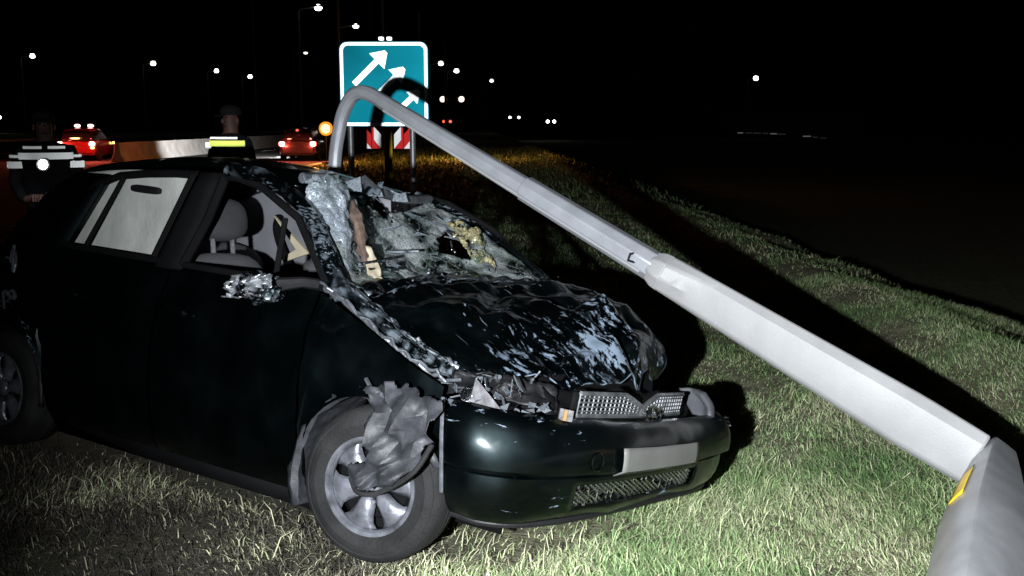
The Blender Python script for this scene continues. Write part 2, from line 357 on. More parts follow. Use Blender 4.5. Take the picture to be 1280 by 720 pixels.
# road along Y at X = -8 .. -31
kind(MB().add([(-31, -60, -.09), (-8.0, -60, -.09), (-8.0, 900, -.09), (-31, 900, -.09)], [(0, 1, 2, 3)]).build('road', M['asphalt'], smooth=False), 'structure')
M['line'] = retro('beaded road paint', (.62, .63, .65), .25, .5)
road = bpy.data.objects['road']
def line(x0, x1, y0, y1): MB().add([(x0, y0, -.086), (x1, y0, -.086), (x1, y1, -.086), (x0, y1, -.086)], [(0, 1, 2, 3)]).build('lane_marking', M['line'], road, smooth=False)
line(-8.5, -8.25, -40, 700); line(-29.6, -29.1, -40, 700)
for lx in (-12.2, -15.8, -25.5):
    for k in range(14): line(lx, lx + .15, 6 + 12 * k, 10 + 12 * k)

# ------------------------------------------------------------------ grass
def blades(n, xr, yr, hmin, hmax, wid, seed, dens=None):
    g = np.random.default_rng(seed)
    x = g.uniform(*xr, n); y = g.uniform(*yr, n)
    keep = abs(x) < y * .62 + 1.4
    # flattened, sparse ground under the car and on the darkened earth left of it
    s = (x + .08) * .579 + (y - 4.1) * .815; a = (x + .08) * .815 - (y - 4.1) * .579
    under = (abs(s) < .55) & (a > -2.8) & (a < .42); keep &= ~(under & (g.random(n) < .9))
    clump = np.sin(3.1 * x + 1.7 * y) * np.sin(2.3 * y - 1.9 * x + 1) + .6 * np.sin(7.7 * x - 3 * y) * np.sin(6.1 * y + 2.7 * x)
    keep &= g.random(n) < .86 + .28 * clump
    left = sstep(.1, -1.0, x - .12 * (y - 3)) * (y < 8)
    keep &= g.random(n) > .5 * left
    x, y, clump, left = x[keep], y[keep], clump[keep], left[keep]; n = len(x)
    h = g.uniform(hmin, hmax, n) * (1 + .5 * clump) * (1 - .2 * left); w = g.uniform(.6, 1.2, n) * wid
    th = g.uniform(0, 2 * np.pi, n); le = g.uniform(.3, 1.9, n)
    la = .8 * np.sin(1.9 * x + .7 * y) + 3 * np.sin(.9 * y - 1.3 * x) + g.normal(.5, 1.3, n)                                   # lean direction
    dx, dy = np.cos(la), np.sin(la); cx, cy = np.cos(th) * w / 2, np.sin(th) * w / 2
    z = ground_z(x, y) - .006
    V = np.zeros((n, 5, 3))
    V[:, 0] = np.stack([x - cx, y - cy, z], 1); V[:, 1] = np.stack([x + cx, y + cy, z], 1)
    mx, my, mz = x + dx * h * le * .35, y + dy * h * le * .35, z + h * np.maximum(.2, .68 - .2 * le)
    V[:, 2] = np.stack([mx + cx * .8, my + cy * .8, mz], 1); V[:, 3] = np.stack([mx - cx * .8, my - cy * .8, mz], 1)
    V[:, 4] = np.stack([x + dx * h * le, y + dy * h * le, z + h * np.maximum(.12, 1.05 - .5 * le)], 1)
    tint = np.clip(g.normal(.34, .16, n) + .20 * np.sin(1.3 * x + 2.9 * y) * np.sin(2.2 * x - .8 * y + 2) + .14 * np.sin(5.3 * x - 4.1 * y) * np.sin(4.7 * y + 3.3 * x) + .62 * left, 0, 1)  # left blades tinted dark and dull, standing in for weaker light there
    if dens: tint = np.clip(g.normal(.66, .1, n) + .34 * left, 0, 1); V[:, 2:, 2] = (V[:, 2:, 2] - z[:, None]) * .22 + z[:, None] + g.uniform(.01, .06, n)[:, None]; V[:, :2, 2] += .01
    return V.reshape(-1, 3), tint, n
def grass(name, specs, m):
    VS, TS, N = [], [], 0
    for sp in specs: v, ti, k = blades(*sp); VS.append(v); TS.append(ti); N += k
    V = np.concatenate(VS); T_ = np.concatenate(TS)
    me = bpy.data.meshes.new(name); me.vertices.add(5 * N); me.vertices.foreach_set('co', V.ravel())
    base = np.arange(N)[:, None] * 5
    loops = np.concatenate([base + [0, 1, 2, 3], base + [3, 2, 4]], 1).ravel()
    me.loops.add(7 * N); me.loops.foreach_set('vertex_index', loops)
    me.polygons.add(2 * N)
    st = (np.arange(N)[:, None] * 7 + [0, 4]).ravel(); me.polygons.foreach_set('loop_start', st)
    at = me.attributes.new('tint', 'FLOAT', 'POINT'); at.data.foreach_set('value', np.repeat(T_, 5))
    me.update(calc_edges=True); me.validate(); me.materials.append(m)
    o = bpy.data.objects.new(name, me); COL.objects.link(o); return o
gm = bpy.data.materials.new('grass blades'); t, b, o_ = nodes_of(gm); b.inputs['Roughness'].default_value = .55; b.inputs['Specular IOR Level'].default_value = .3
at = t.nodes.new('ShaderNodeAttribute'); at.attribute_name = 'tint'; r = t.nodes.new('ShaderNodeValToRGB')
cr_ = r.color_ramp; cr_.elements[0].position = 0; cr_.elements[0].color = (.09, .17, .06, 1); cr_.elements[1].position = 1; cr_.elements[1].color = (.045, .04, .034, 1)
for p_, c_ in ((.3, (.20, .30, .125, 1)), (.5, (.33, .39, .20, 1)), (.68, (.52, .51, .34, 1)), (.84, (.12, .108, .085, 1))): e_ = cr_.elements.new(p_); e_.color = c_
t.links.new(at.outputs['Fac'], r.inputs['Fac']); t.links.new(r.outputs[0], b.inputs['Base Color'])
M['grass'] = gm
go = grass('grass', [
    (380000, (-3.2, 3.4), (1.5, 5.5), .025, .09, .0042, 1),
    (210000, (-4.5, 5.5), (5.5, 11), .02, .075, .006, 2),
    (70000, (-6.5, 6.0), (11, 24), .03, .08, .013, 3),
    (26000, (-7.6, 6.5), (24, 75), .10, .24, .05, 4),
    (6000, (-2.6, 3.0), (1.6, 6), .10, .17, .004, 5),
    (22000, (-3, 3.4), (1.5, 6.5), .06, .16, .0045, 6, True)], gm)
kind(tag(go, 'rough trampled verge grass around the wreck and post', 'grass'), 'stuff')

# ================================================================== the wrecked hatchback (x forward from front axle, y left, z up)
car = empty('wrecked_hatchback', 'wrecked dark green hatchback with crushed bonnet and shattered windscreen on the grass', 'car',
            (-.08, 4.1, -.05), (R_(-7), R_(.4), R_(-35.4)))
ARCH = .335
def side_y(z):
    return float(np.interp(z, [.15, .25, .4, .6, .8, .93, 1.0, 1.38], [.72, .775, .81, .822, .80, .745, .715, .60]))
def arch_z(x):
    z = .20
    for cx in (0, -2.37):
        d = abs(x - cx)
        if d < ARCH: z = max(z, .285 + math.sqrt(ARCH ** 2 - d * d))
    return z
def side_panel(name, x0, x1, ztop, m, sgn, dx=.025, nz=18, cr=0, seed=1, top_in=0):
    xs = np.linspace(x0, x1, max(3, int(abs(x1 - x0) / dx))); G = []
    for x in xs:
        zt = ztop(x) if callable(ztop) else ztop; zb = min(arch_z(x), zt - .03); col = []
        for k in range(nz):
            z = zb + (zt - zb) * k / (nz - 1); y = side_y(z)
            y -= .05 * max(0, (x - .05) / .3) ** 2 + .09 * max(0, (-2.45 - x) / .45) ** 2
            col.append((x, sgn * y, z))
        G.append(col)
    G = np.array(G)
    if cr: G = crumple(G, cr, 6, seed)
    return sheet(name, G, m, car, solid=0)
belt = lambda x: .955 + .035 * (-(x + .3)) / 1.7
SD = [(-1, M['paint']), (1, M['paint'])]
for sg, pm in SD:
    fe = side_panel('front_fender', -.335, .30, lambda x: float(np.interp(x, [-.335, .0, .2, .3], [.95, .835, .745, .70])), M['paint'], sg, cr=.016 if sg < 0 else .012, seed=3)
    fd = side_panel('front_door', -.345, -1.215, belt, pm, sg)
    rd = side_panel('rear_door', -1.225, -2.02, belt, pm, sg, cr=.004, seed=5)
    rq = side_panel('rear_quarter_panel', -2.03, -2.86, lambda x: float(np.interp(x, [-2.86, -2.03], [.96, 1.01])), pm, sg, cr=.035 if sg < 0 else .01, seed=8)
    for d_, hx in ((fd, -1.10), (rd, -1.86)):
        h_ = MB().blob((hx, sg * (side_y(.80) + .018), .80), (.10, .018, .022), .6).build('handle', M['paint'], d_)
    # dark sill under the doors
    MB().add([(-.34, sg * .74, .21), (-2.03, sg * .74, .21), (-2.03, sg * .70, .13), (-.34, sg * .70, .13), (-.34, sg * .4, .13), (-2.03, sg * .4, .13)], [(0, 1, 2, 3), (3, 2, 5, 4)]).build('sill', M['dark'], car, solid=.01)
    # window frames
    zt = lambda x: float(np.interp(x, [-2.15, -1.9, -1.5, -1.0, -.84, -.575, -.31], [1.12, 1.33, 1.365, 1.36, 1.33, 1.215, .965]))
    yy = lambda z: sg * (side_y(z) - .004)
    fr = MB()
    fr.tube([(x, yy(zt(x)), zt(x)) for x in (-.33, -.45, -.575, -.7, -.84, -1.0, -1.16)], .016, 8)
    fr.tube([(-1.165, yy(.98), .98), (-1.10, yy(1.18), 1.18), (-1.075, yy(1.355), 1.355)], .02, 8)
    fr.tube([(x, yy(belt(x)), belt(x) + .012) for x in (-.33, -.7, -1.16)], .014, 8)
    fr.tube([(-.60, yy(.97), .97), (-.645, yy(1.2), 1.21)], .012, 8)
    fr.build('window_frame', M['dark'], fd)
    fr = MB()
    fr.tube([(x, yy(zt(x)), zt(x)) for x in (-1.25, -1.4, -1.6, -1.8, -1.95, -2.08)], .018, 8)
    fr.tube([(-1.36, yy(1.0), 1.0), (-1.27, yy(1.36), 1.36)], .022, 8)
    fr.tube([(-1.885, yy(1.0), 1.0), (-1.76, yy(1.345), 1.345)], .011, 8)
    fr.tube([(x, yy(belt(x)), belt(x) + .012) for x in (-1.24, -1.6, -2.0)], .014, 8)
    fr.build('window_frame', M['dark'], rd)
    # pillars and roof rail
    def pillar(nm, a, b2, w0, w1, m, dpt=.03):
        G = np.array([[Vector(a) + (Vector(b2) - Vector(a)) * t_ + Vector((dx_ * (w0 + (w1 - w0) * t_), 0, 0)) for dx_ in (-.5, -.17, .17, .5)] for t_ in np.linspace(0, 1, 9)])
        G[:, 1:3, 1] += sg * .012
        return sheet(nm, G, m, car, solid=dpt)
    pillar('b_pillar', (-1.26, sg * (side_y(.97) - .012), .96), (-1.175, sg * (side_y(1.36) - .012), 1.37), .20, .13, M['dark'])
    pillar('c_pillar', (-2.22, sg * (side_y(1.0) - .012), .98), (-2.0, sg * (side_y(1.33) - .012), 1.34), .34, .26, M['paint'])
    if sg < 0:
        a_ = MB().tube(catmull([(-1.05, -.605, 1.395), (-.84, -.60, 1.365), (-.70, -.60, 1.315), (-.575, -.60, 1.245), (-.45, -.64, 1.15), (-.36, -.675, 1.06), (-.26, -.69, .94)], 26), [.030 + .012 * (i / 25) for i in range(26)], 9)
        a_.v = [tuple(np.array(p) + np.array([noise.noise(Vector(p) * 16) * .016, noise.noise(Vector(p) * 16 + Vector((9, 0, 0))) * .016, noise.noise(Vector(p) * 16 + Vector((0, 9, 0))) * .014])) for p in a_.v]
        a_.build('a_pillar', M['scrape'], car, sharp=30)
    else:
        MB().tube(catmull([(-1.05, .60, 1.37), (-.947, .60, 1.345), (-.75, .61, 1.27), (-.529, .62, 1.172), (-.35, .64, 1.07), (-.197, .66, .975)], 20), .017, 9).build('a_pillar', M['scrape'], car)
# small body gaps are closed from inside by dark panels
for sg in (-1, 1):
    MB().add([(-.30, sg * .55, .2), (-2.9, sg * .55, .2), (-2.9, sg * .55, .9), (-.30, sg * .55, .9)], [(0, 1, 2, 3)]).build('inner_panel', M['dark'], car, solid=.01)
MB().add([(.45, -.55, .22), (-2.8, -.55, .2), (-2.8, .55, .2), (.45, .55, .22)], [(0, 1, 2, 3)]).build('floor_pan', M['dark'], car, solid=.02)
MB().add([(-.32, -.66, .2), (-.32, .66, .2), (-.26, .66, .92), (-.26, -.66, .92)], [(0, 1, 2, 3)]).build('bulkhead', M['dark'], car, solid=.02)

# roof, pushed down at the front
G = upgrid([[(-.70, -.55, 1.345), (-.72, -.25, 1.36), (-.82, .1, 1.345), (-.90, .35, 1.33), (-.96, .58, 1.345)],
            [(-1.0, -.60, 1.405), (-1.0, -.3, 1.425), (-1.05, 0, 1.41), (-1.1, .3, 1.40), (-1.1, .59, 1.37)],
            [(-1.5, -.605, 1.412), (-1.5, -.3, 1.455), (-1.5, 0, 1.47), (-1.5, .3, 1.455), (-1.5, .6, 1.40)],
            [(-2.0, -.60, 1.372), (-2.0, -.3, 1.43), (-2.0, 0, 1.445), (-2.0, .3, 1.43), (-2.0, .6, 1.37)],
            [(-2.42, -.58, 1.25), (-2.55, -.3, 1.34), (-2.6, 0, 1.36), (-2.55, .3, 1.34), (-2.42, .58, 1.25)]], 50, 36)
G[:22] = crumple(G, .022, 5, 2)[:22] * np.linspace(1, 0, 22)[:, None, None] + G[:22] * np.linspace(0, 1, 22)[:, None, None]
sheet('roof', G, M['paint'], car, solid=.012)
MB().tube(catmull([(-.66, -.56, 1.375), (-.68, -.35, 1.385), (-.76, -.05, 1.36), (-.86, .3, 1.335), (-.95, .58, 1.35)], 16), .022, 8).build('windscreen_header', M['pale'], car)
# tailgate and rear bumper
G = upgrid([[(-2.42, -.58, 1.25), (-2.55, -.3, 1.34), (-2.6, 0, 1.36), (-2.55, .3, 1.34), (-2.42, .58, 1.25)],
            [(-2.62, -.66, 1.0), (-2.76, -.35, 1.03), (-2.8, 0, 1.04), (-2.76, .35, 1.03), (-2.62, .66, 1.0)],
            [(-2.75, -.68, .7), (-2.86, -.35, .7), (-2.88, 0, .7), (-2.86, .35, .7), (-2.75, .68, .7)],
            [(-2.75, -.66, .3), (-2.88, -.35, .28), (-2.9, 0, .28), (-2.88, .35, .28), (-2.75, .66, .3)]], 24, 24)
sheet('tailgate', crumple(G, .02, 4, 4), M['paint'], car)

# bonnet: folded and scraped
G = upgrid([[(-.19, -.66, .945), (-.2, -.35, .985), (-.24, 0, 1.0), (-.22, .35, .99), (-.20, .63, .98)],
            [(.0, -.67, .845), (-.02, -.35, .945), (.02, 0, .955), (.06, .35, .96), (.106, .63, .937)],
            [(.10, -.66, .80), (.15, -.36, .855), (.22, 0, .885), (.27, .32, .90), (.338, .63, .831)],
            [(.21, -.62, .752), (.33, -.40, .765), (.40, -.05, .785), (.44, .3, .79), (.41, .62, .71)],
            [(.27, -.56, .715), (.43, -.40, .715), (.535, -.08, .685), (.50, .28, .665), (.40, .58, .62)]], 110, 120)
G = crumple(G, .030, 2.6, 6)
FOLDS = [((.10, .02), (.56, .10), .050, .10), ((.16, .26), (.54, .33), .046, .08), ((.20, -.20), (.52, -.30), -.040, .09), ((.02, .48), (.42, .56), .032, .09), ((-.05, -.62), (.30, -.05), .036, .08), ((.30, -.05), (.24, .60), .030, .07),
         ((-.16, -.30), (.05, .60), .028, .07), ((.33, .14), (.55, .20), -.055, .06), ((-.1, .1), (.2, -.5), -.026, .06), ((.42, -.42), (.47, .40), .030, .05), ((.05, .1), (.3, .45), -.030, .06)]
for i in range(G.shape[0]):
    for j in range(G.shape[1]):
        x, y = G[i, j, 0], G[i, j, 1]; wob = .03 * noise.noise(Vector((x * 7, y * 7, 2)))
        for (x0, y0), (x1, y1), A_, w_ in FOLDS:
            L2 = (x1 - x0) ** 2 + (y1 - y0) ** 2; q = ((x - x0) * (x1 - x0) + (y - y0) * (y1 - y0)) / L2
            qc = min(1, max(0, q)); d = math.hypot(x - x0 - qc * (x1 - x0), y - y0 - qc * (y1 - y0)) + wob
            G[i, j, 2] += A_ * 1.25 * max(0, 1 - abs(d) / w_) * (1 - abs(2 * qc - 1) ** 3 * .7)
G = crumple(G, .007, 11, 9)
sheet('bonnet', G, M['hood'], car, solid=.005, sharp=22)
# cowl and torn strip between bonnet and windscreen
G = upgrid([[(-.17, -.66, .955), (-.18, -.3, 1.0), (-.2, 0, 1.01), (-.19, .3, 1.0), (-.17, .64, .985)],
            [(-.25, -.66, .99), (-.27, -.3, 1.01), (-.3, 0, 1.02), (-.28, .3, 1.01), (-.26, .64, .99)],
            [(-.36, -.64, .97), (-.42, -.3, .96), (-.44, 0, .96), (-.42, .3, .96), (-.36, .62, .97)]], 16, 50)
sheet('cowl', crumple(G, .03, 11, 12), M['scrape'], car)
# scraped fender rail along the right bonnet edge
for k, (oy, oz, rr, mm) in enumerate(((-.70, .0, .020, 'scrape'), (-.675, .022, .009, 'pale'), (-.725, -.028, .008, 'pale'), (-.69, .03, .006, 'scrape'), (-.74, -.012, .006, 'pale'))):
    pts = catmull([(-.34, oy, 1.0 + oz), (-.19, oy, .935 + oz), (.012, oy, .83 + oz), (.12, oy + .02, .775 + oz), (.24, oy + .05, .725 + oz)], 30)
    for i in range(30): pts[i] += np.array([0, noise.noise(Vector((i * .45, k * 5, 0))) * .026, noise.noise(Vector((i * .5, 0, k * 7))) * .020])
    MB().tube(pts, [rr * (1 + .5 * noise.noise(Vector((i * .7, k, 3)))) for i in range(30)], 7).build('fender_rail', M[mm], car, sharp=25)

# front bumper, twisted down to its left
CUR = [(.33, -.80), (.45, -.79), (.57, -.71), (.655, -.56), (.70, -.35), (.722, -.1), (.73, .15), (.735, .38), (.725, .56), (.68, .72), (.54, .80), (.38, .80)]
ZT = [.655, .65, .64, .628, .60, .572, .55, .535, .525, .52, .53, .54]
ZB = [.27, .262, .258, .255, .25, .243, .232, .222, .212, .21, .22, .24]
NB = 90
cv = catmull([(x, y, 0) for x, y in CUR], NB); ztp = np.interp(np.linspace(0, 11, NB), range(12), ZT); zbt = np.interp(np.linspace(0, 11, NB), range(12), ZB)
tan = np.gradient(cv, axis=0); nrm = np.stack([tan[:, 1], -tan[:, 0], 0 * tan[:, 0]], 1); nrm /= np.linalg.norm(nrm, axis=1, keepdims=True)
PROF = [(0, -.085), (.04, -.068), (.10, -.05), (.20, -.034), (.32, -.024), (.44, -.022), (.465, -.030), (.485, -.012), (.52, .010), (.62, .014), (.74, .012), (.86, -.002), (.94, -.02), (1.0, -.06)]
def bump_pt(i, tt, out=0):
    off = float(np.interp(tt, [a for a, _ in PROF], [b_ for _, b_ in PROF])) + out
    return cv[i] + nrm[i] * off + np.array([0, 0, zbt[i] + (ztp[i] - zbt[i]) * tt])
tts = [0, .02, .04, .07, .10, .15, .20, .26, .32, .38, .42, .44, .455, .465, .475, .485, .5, .52, .56, .60, .66, .72, .78, .84, .88, .92, .95, .98, 1.0]
G = np.array([[bump_pt(i, tt) for tt in tts] for i in range(NB)])
GB = crumple(G, .010, 4, 3, ridge=False)
iy = lambda y: int(np.argmin(np.abs(cv[:, 1] - y)))
gi0, gi1 = iy(-.46), iy(.36)
bumper = sheet('front_bumper', GB, M['bumper'], car, solid=.006, mask=lambda u, v, p: not (gi0 <= u * (NB - 1) < gi1 and 1.9 < v * (len(tts) - 1) * 1 and .10 < tts[int(round(v * (len(tts) - 1)))] < .36))
# lower grille: dark recess and a diamond mesh
G = np.array([[bump_pt(i, tt, -.06) for tt in (.05, .22, .42)] for i in range(gi0 - 2, gi1 + 3)])
sheet('lower_grille_recess', G, M['dark'], bumper, solid=.004)
mb = MB()
P2 = lambda a, tt: Vector(bump_pt(int(gi0 + (gi1 - gi0) * a), tt, -.012))
nd = 26
for k in range(-5, nd):
    for d_ in (1, -1):
        a0, a1 = (k / nd, (k + 5) / nd) if d_ > 0 else ((k + 5) / nd, k / nd)
        pts = []
        for q in np.linspace(0, 1, 7):
            a_q = a0 + (a1 - a0) * q
            if 0 <= a_q <= 1: pts.append(P2(a_q, .10 + .27 * q))
        if len(pts) > 1: mb.tube(pts, .0042, 5)
mb.build('lower_grille_mesh', M['chrome'], bumper)
# number plate (blank, bent slightly)
p0, p1 = iy(-.29), iy(.25)
G = np.array([[bump_pt(i, tt, .028) for tt in np.linspace(.46, .76, 6)] for i in range(p0, p1 + 1)])
sheet('number_plate', G, M['plate'], bumper, solid=.004)
# lower lip
MB().tube([bump_pt(i, .0, -.0) for i in range(0, NB, 3)], .014, 8).build('lower_lip', M['black'], bumper)
# round tow-eye cover and scuff by the plate
i_ = iy(-.42); p_ = Vector(bump_pt(i_, .62, .0)); q_ = Vector(nrm[i_]).to_track_quat('Z', 'Y').to_matrix().to_4x4()
MB().lathe([(.030, 0), (.034, .004), (.030, .007), (.026, .004)], Matrix.Translation(p_) @ q_, 24).build('tow_eye_cover', M['bumper'], bumper)

# radiator grille knocked out of place, with notched top, and the emblem below it
def gp(a, b_): # a across 0..1, b up 0..1
    y = -.44 + .80 * a; x = .62 + .03 * math.sin(math.pi * a); zc = .705 - .075 * a - .006
    top = zc + .0 - .045 * max(0, 1 - abs(a - .5) / .16); bot = zc - .078
    return Vector((x + .012 * b_, y, bot + (top - bot) * b_))
grille = MB()
for a in np.linspace(0, 1, 31):
    grille.tube([gp(a, 0), gp(a, .5), gp(a, 1)], .0036, 5)
for b_ in np.linspace(0, 1, 6):
    grille.tube([gp(a, b_) for a in np.linspace(0, 1, 25)], .0038 if 0 < b_ < 1 else .009, 6)
grille = grille.build('radiator_grille', M['grillebar'], car)
sheet('grille_backing', np.array([[gp(a, b_) - Vector((.03, 0, 0)) for b_ in (0, .5, 1)] for a in np.linspace(0, 1, 20)]), M['dark'], grille)
em = Matrix.Translation((.665, .055, .575)) @ Vector((.95, -.1, .3)).to_track_quat('Z', 'Y').to_matrix().to_4x4()
mb = MB()
for rx, ry, ox in ((.050, .036, 0), (.020, .034, 0)):
    mb.tube([em @ Vector((rx * math.cos(a), ry * math.sin(a), 0)) for a in np.linspace(0, 2 * math.pi, 29)], .005, 6)
mb.tube([em @ Vector((.036 * math.cos(a), .012 + .016 * math.sin(a), 0)) for a in np.linspace(0, 2 * math.pi, 25)], .0045, 6)
mb.build('emblem', M['chrome'], grille)
# bonnet slam panel and engine bay darkness
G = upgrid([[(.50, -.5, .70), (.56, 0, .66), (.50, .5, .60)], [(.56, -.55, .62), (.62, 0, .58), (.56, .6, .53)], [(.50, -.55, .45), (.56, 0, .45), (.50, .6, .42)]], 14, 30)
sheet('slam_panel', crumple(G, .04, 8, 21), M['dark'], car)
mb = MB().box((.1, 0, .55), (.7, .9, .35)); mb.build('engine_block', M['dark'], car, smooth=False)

# right headlamp: smashed open, bowls, white bracket, shards
hl = MB()
for k in range(16):
    c = Vector((random.uniform(.17, .52), random.uniform(-.70, -.45), random.uniform(.60, .73)))
    d = Vector((random.uniform(-1, 1), random.uniform(-1, 1), random.uniform(-.5, .5))).normalized() * random.uniform(.03, .08)
    hl.tube([c - d, c + d * .3, c + d + Vector((0, 0, random.uniform(-.02, .02)))], random.uniform(.003, .010), 6)
headlamp = hl.build('right_headlamp_wreckage', M['pale'], car, sharp=25)
G = upgrid([[(.16, -.66, .64), (.3, -.66, .66), (.46, -.6, .65), (.58, -.5, .63)], [(.14, -.6, .72), (.28, -.6, .735), (.42, -.5, .72), (.52, -.42, .70)]], 12, 36)
sheet('lamp_housing', crumple(G, .05, 9, 31), M['black'], headlamp)
for c_, rr in (((.44, -.60, .675), .045), ((.335, -.67, .665), .033)):
    T4 = Matrix.Translation(c_) @ Vector((.5, -.85, .25)).to_track_quat('Z', 'Y').to_matrix().to_4x4()
    MB().lathe([(.004, -rr * .7), (rr * .5, -rr * .55), (rr * .85, -rr * .2), (rr, 0), (rr * 1.08, .002), (rr * 1.05, -.004)], T4, 24).build('reflector', M['chrome'], headlamp)
MB().prism([(.375, -.70, .735), (.355, -.70, .645), (.485, -.67, .625)], (.5, -.8, .2), .006).build('white_bracket', M['white'], headlamp, smooth=False)
MB().prism([(.61, -.535, .655), (.605, -.535, .615), (.64, -.505, .61), (.645, -.505, .648)], (.7, -.6, .1), .01).build('indicator', M['white'], headlamp, smooth=False)
MB().prism([(.622, -.53, .65), (.617, -.53, .614), (.626, -.522, .613), (.63, -.522, .65)], (.7, -.6, .1), .016).build('amber_lens', M['orange'], headlamp, smooth=False)
sh = MB()
for k in range(34):
    c = Vector((random.uniform(.16, .60), 0, random.uniform(.61, .74))); c.y = -.76 + .42 * max(0, c.x - .16) + random.uniform(-.03, .04)
    a = Vector((random.uniform(-1, 1), random.uniform(-.6, .6), random.uniform(-1, 1))).normalized() * random.uniform(.012, .038); b2 = a.cross(Vector((random.random(), random.random(), random.random()))).normalized() * random.uniform(.008, .022)
    sh.add([c - a, c + b2, c + a * .8, c - b2 * .7], [(0, 1, 2), (0, 2, 3)])
kind(sh.build('lens_shards', M['lens'], headlamp, smooth=False, solid=.003), 'stuff')
# left headlamp: unbroken, knocked forward
lh = sheet('left_headlamp', crumple(upgrid([[(.49, .63, .605), (.55, .64, .61), (.61, .60, .60)], [(.52, .63, .555), (.60, .63, .565), (.665, .58, .55)], [(.58, .61, .505), (.63, .60, .50), (.68, .56, .49)]], 16, 14), .012, 9, 44, ridge=False), M['liner2'], car, solid=.03)
mb = MB()
for k in range(7): mb.tube([(.63 + .03 * random.random(), .70 + .05 * random.random(), .42 + .01 * k), (.66 + .03 * random.random(), .75, .40 + .015 * k), (.60, .80, .36 + .02 * k)], .005, 5)
mb.build('torn_bracket', M['pale'], car)

# wheels
def wheel(name, c, sgn, steer, flat=0):
    Tm = Matrix.Translation(c) @ Matrix.Rotation(steer, 4, 'Z') @ Matrix.Rotation(R_(90) * (1 if sgn < 0 else -1), 4, 'X')
    w = bpy.data.objects.new(name, None); COL.objects.link(w); w.parent = car; w.empty_display_size = .1
    prof = [(.165, -.08), (.18, -.088), (.23, -.092), (.26, -.08), (.273, -.06), (.276, -.02), (.269, -.018), (.269, -.012), (.276, -.01), (.276, .01), (.269, .012), (.269, .018), (.276, .02), (.273, .06), (.26, .08), (.247, .087), (.243, .0855), (.23, .092), (.215, .0935), (.212, .091), (.18, .088), (.165, .08)]
    MB().lathe(prof, Tm, 56).build('tyre', M['rubber'], w)
    MB().lathe([(.0, .02), (.12, .02), (.13, .0), (.163, .0), (.163, .02)], Tm, 32).build('brake_drum', M['dark'], w)
    # wheel trim: rim ring + 6 broad spokes
    tr = MB(); tr.lathe([(.176, .078), (.174, .090), (.163, .088), (.156, .078), (.152, .070)], Tm, 56)
    for k in range(6):
        a = 2 * math.pi * k / 6 + .25; pr = []
        for rr, hw, hz_ in ((.035, .020, .072), (.065, .034, .080), (.10, .041, .084), (.125, .050, .082), (.14, .068, .078), (.157, .083, .074)):
            d = Vector((math.cos(a), math.sin(a), 0)); n_ = Vector((-d.y, d.x, 0))
            pr.append([Tm @ (d * rr + n_ * q * hw + Vector((0, 0, hz_ - .012 * abs(q) ** 2 * 1.6))) for q in (-1, -.5, 0, .5, 1)])
        n0 = len(tr.v); tr.v += [tuple(p) for row in pr for p in row]
        for i in range(5):
            for j in range(4): tr.f.append((n0 + i * 5 + j, n0 + i * 5 + j + 1, n0 + (i + 1) * 5 + j + 1, n0 + (i + 1) * 5 + j))
    tr.lathe([(.0, .088), (.028, .088), (.036, .082), (.042, .070)], Tm, 24)
    for k in range(5):
        a = 2 * math.pi * k / 5; tr.lathe([(.0, .095), (.007, .095), (.009, .08)], Tm @ Matrix.Translation((.055 * math.cos(a), .055 * math.sin(a), -.008)), 8)
    tr.build('wheel_trim', M['alloy'], w, solid=.003)
    return w
wheel('front_wheel', (0.02, -.735, .315), -1, R_(14)); wheel('front_wheel', (0, .70, .285), 1, R_(20))
wheel('rear_wheel', (-2.37, -.72, .285), -1, R_(3)); wheel('rear_wheel', (-2.37, .70, .285), 1, 0)
# arch liners
for cx, sg, aa in ((0, -1, (25, 200)), (0, 1, (0, 180)), (-2.37, -1, (-5, 185)), (-2.37, 1, (0, 180))):
    ang = np.linspace(R_(aa[0]), R_(aa[1]), 40)
    G = np.array([[(cx + (ARCH + e) * math.cos(a), sg * y, .285 + (ARCH + e) * math.sin(a)) for y, e in ((.45, .03), (.6, .02), (.72, .01), (.80, -.005), (.815, .012), (.81, .035))] for a in ang])
    sheet('arch_liner', crumple(G, .018 if cx == 0 else .01, 9, 40 + sg), M['liner'] if cx == 0 else M['black'], car)
    MB().add([(cx - .36, sg * .46, .15), (cx + .36, sg * .46, .15), (cx + .36, sg * .46, .68), (cx - .36, sg * .46, .68)], [(0, 1, 2, 3)]).build('wheel_house', M['dark'], car, solid=.01)
# torn flap of liner hanging in front of the wheel
rows = [[(.07, -.85, .68), (.18, -.89, .70), (.29, -.89, .70), (.37, -.85, .69)],
        [(.12, -.92, .61), (.22, -.95, .62), (.31, -.95, .62), (.38, -.90, .61)],
        [(.12, -.94, .52), (.2, -.975, .52), (.30, -.97, .53), (.375, -.92, .54)],
        [(.07, -.94, .42), (.15, -.985, .41), (.25, -.97, .43), (.34, -.93, .46)],
        [(.06, -.92, .36), (.12, -.95, .345), (.19, -.95, .355), (.26, -.93, .39)]]
G0 = upgrid(rows, 9, 8)
for i in range(9):
    for j in range(8): G0[i, j] += np.array([random.uniform(-.014, .014), random.uniform(-.05, .03), random.uniform(-.014, .014)])
def lin(P, n): q = np.linspace(0, len(P) - 1, n); return np.stack([np.interp(q, range(len(P)), P[:, c]) for c in range(3)], 1)
G = np.array([lin(r_, 64) for r_ in G0]); G = np.stack([lin(G[:, j], 64) for j in range(64)], 1); G = crumple(G, .004, 14, 52)
def ragged(u, v, p):
    e = min(u, 1 - u, v, 1 - v) - .05 - .09 * noise.noise(Vector(p) * 15) - .05 * noise.noise(Vector(p) * 34)
    return e > -.03 and not (v < .30 and .42 < u < .80 and v / .30 + abs(u - .61) / .19 < 1)
